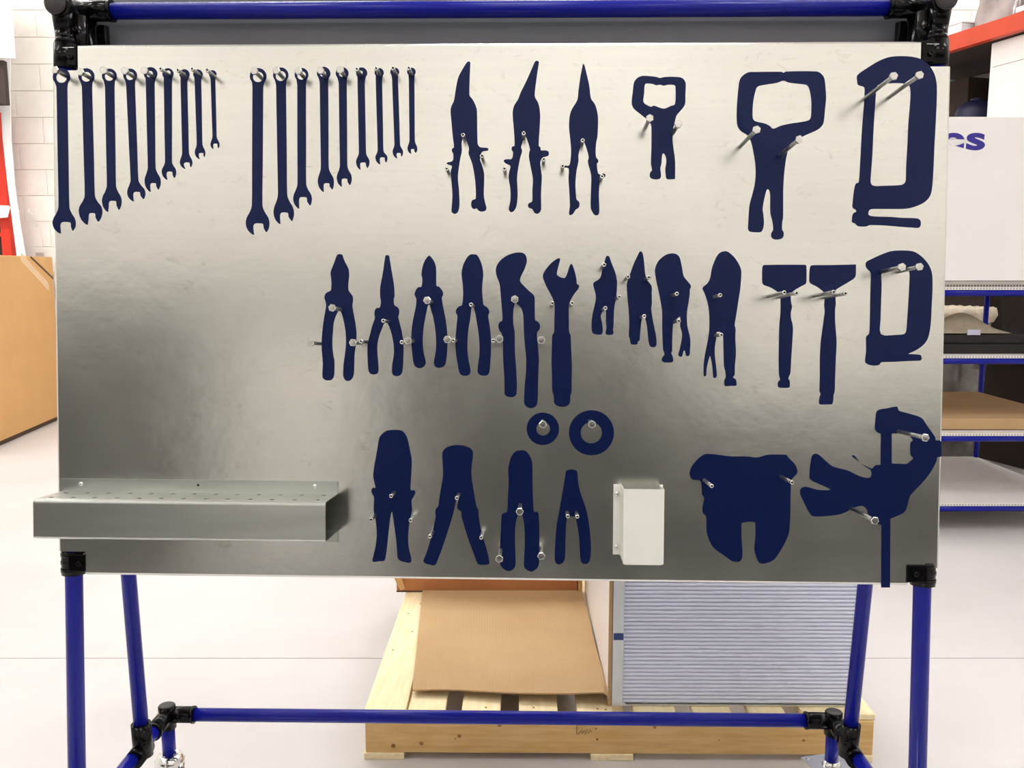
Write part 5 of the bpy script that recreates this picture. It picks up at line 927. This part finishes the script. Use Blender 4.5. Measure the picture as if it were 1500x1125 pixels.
t = rthing('navy_round_tub', 'dark navy round tub beside the dark brown crate in the rack', 'tub', -0.10, 0.32, 1.496)
MB().lathe([(0.1, 0), (0.115, 0.02), (0.115, 0.72), (0.10, 0.755), (0.06, 0.78), (0.01, 0.79)], n=28).build('body', 'navything', t)
MB().lathe([(0.03, 0.785), (0.03, 0.80), (0.01, 0.805)], n=16).build('lid_knob', 'navything', t)
# goods on the upper deck
t = rthing('wrapped_bundle', 'cloudy plastic wrapped bundle on top of the orange rack beam', 'bundle', 0.08, 0.10, 2.641)
def wrap_fn(a, b):
    th = 2 * PI * a; z = 0.55 * b
    r = 1 + 0.05 * math.sin(5 * th + 6 * b) + 0.03 * math.sin(11 * th + 17 * b)
    k = 1.0 if b < 0.92 else 0.9
    sx = max(-1, min(1, 1.35 * math.cos(th))); sy = max(-1, min(1, 1.35 * math.sin(th)))
    return (0.13 + 0.16 * r * sx * k, 0.2 + 0.17 * r * sy * k, z)
wm = MB(); wm.grid(wrap_fn, 48, 20)
bmesh.ops.remove_doubles(wm.bm, verts=wm.bm.verts, dist=1e-5)
wm.build('wrapping', 'wrap', t)
MB().box(0.03, 0.23, 0.1, 0.3, 0.0, 0.5).build('contents', 'darkbrown', t)
t = rthing('small_white_carton', 'small white carton lying on the rack beside the wrapped bundle', 'carton', -0.16, 0.06, 2.641)
MB().box(0.0, 0.17, 0.0, 0.2, 0.0, 0.075, bev=0.003).build('body', 'white', t)
MB().box(-0.004, 0.174, -0.004, 0.2, 0.076, 0.084).build('lid', 'white', t)
t = rthing('white_parcel', 'white parcel with open flap at the far end of the rack beam', 'parcel', -0.42, 0.06, 2.641)
MB().box(0.0, 0.2, 0.0, 0.2, 0.0, 0.13, bev=0.003).build('body', 'white', t)
MB().prism([(0.0, 0.13), (0.2, 0.13), (0.26, 0.18)], -0.01, -0.004, 'xz').build('flap', 'wood', t)
t = rthing('white_foam_sheet', 'white foam sheet lying over the near part of the rack beam', 'sheet', 0.46, 0.0, 2.646)
MB().box(0.0, 0.5, 0.0, 0.3, 0.0, 0.03, bev=0.004).build('sheet', 'white', t)
MB().box(0.05, 0.5, 0.05, 0.3, 0.031, 0.4, bev=0.004).build('carton', 'coro', t)
# things low down behind the shelf unit
t = rthing('dark_storage_cabinet', 'dark brown cabinet low in the rack behind the pipe shelf', 'cabinet', -0.95, 0.5, 0.782)
MB().box(0.0, 0.9, 0.0, 0.45, 0.0, 0.59, bev=0.004).build('body', 'darkbrown', t)
MB().box(0.43, 0.47, -0.004, 0.0, 0.02, 0.57).build('door_gap', 'blackmetal', t)
t = rthing('dark_floor_crate', 'dark brown crate on the floor under the rack', 'crate', -0.9, 0.3, 0)
MB().box(0.0, 1.4, 0.0, 0.6, 0.0, 0.74, bev=0.004).build('body', 'darkbrown', t)
MB().box(0.95, 0.99, -0.006, 0.0, 0.0, 0.74).build('pale_corner_post', 'greybar', t, 'pale grey corner post of the dark crate')
hs = MB()
hs.path([(0.16 * math.cos(a) + 0.02 * math.sin(3 * a), 0.12 * math.sin(a), 0.010 + 0.0028 * a) for a in [i * 0.3 for i in range(64)]], 0.010, 8)
ho = tag(hs.build('yellow_hose_coil', 'yellow'), 'coil of yellow hose on the low dark rack deck', 'hose'); ho.location = RM @ Vector((-0.05, 0.30, 0.781)); ho.rotation_euler = (0, 0, RA)
cb = MB(); cb.path([(0, 0, 0.60), (0.0, 0, 0.42), (-0.03, 0, 0.25), (-0.01, 0, 0.08), (0.03, 0, 0.008), (0.1, 0.0, 0.008)], 0.006, 8)
co = tag(cb.build('black_cable', 'blackmetal'), 'black cable hanging down behind the pipe shelf above the yellow hose', 'cable'); co.location = RM @ Vector((0.12, 0.45, 0.781)); co.rotation_euler = (0, 0, RA)
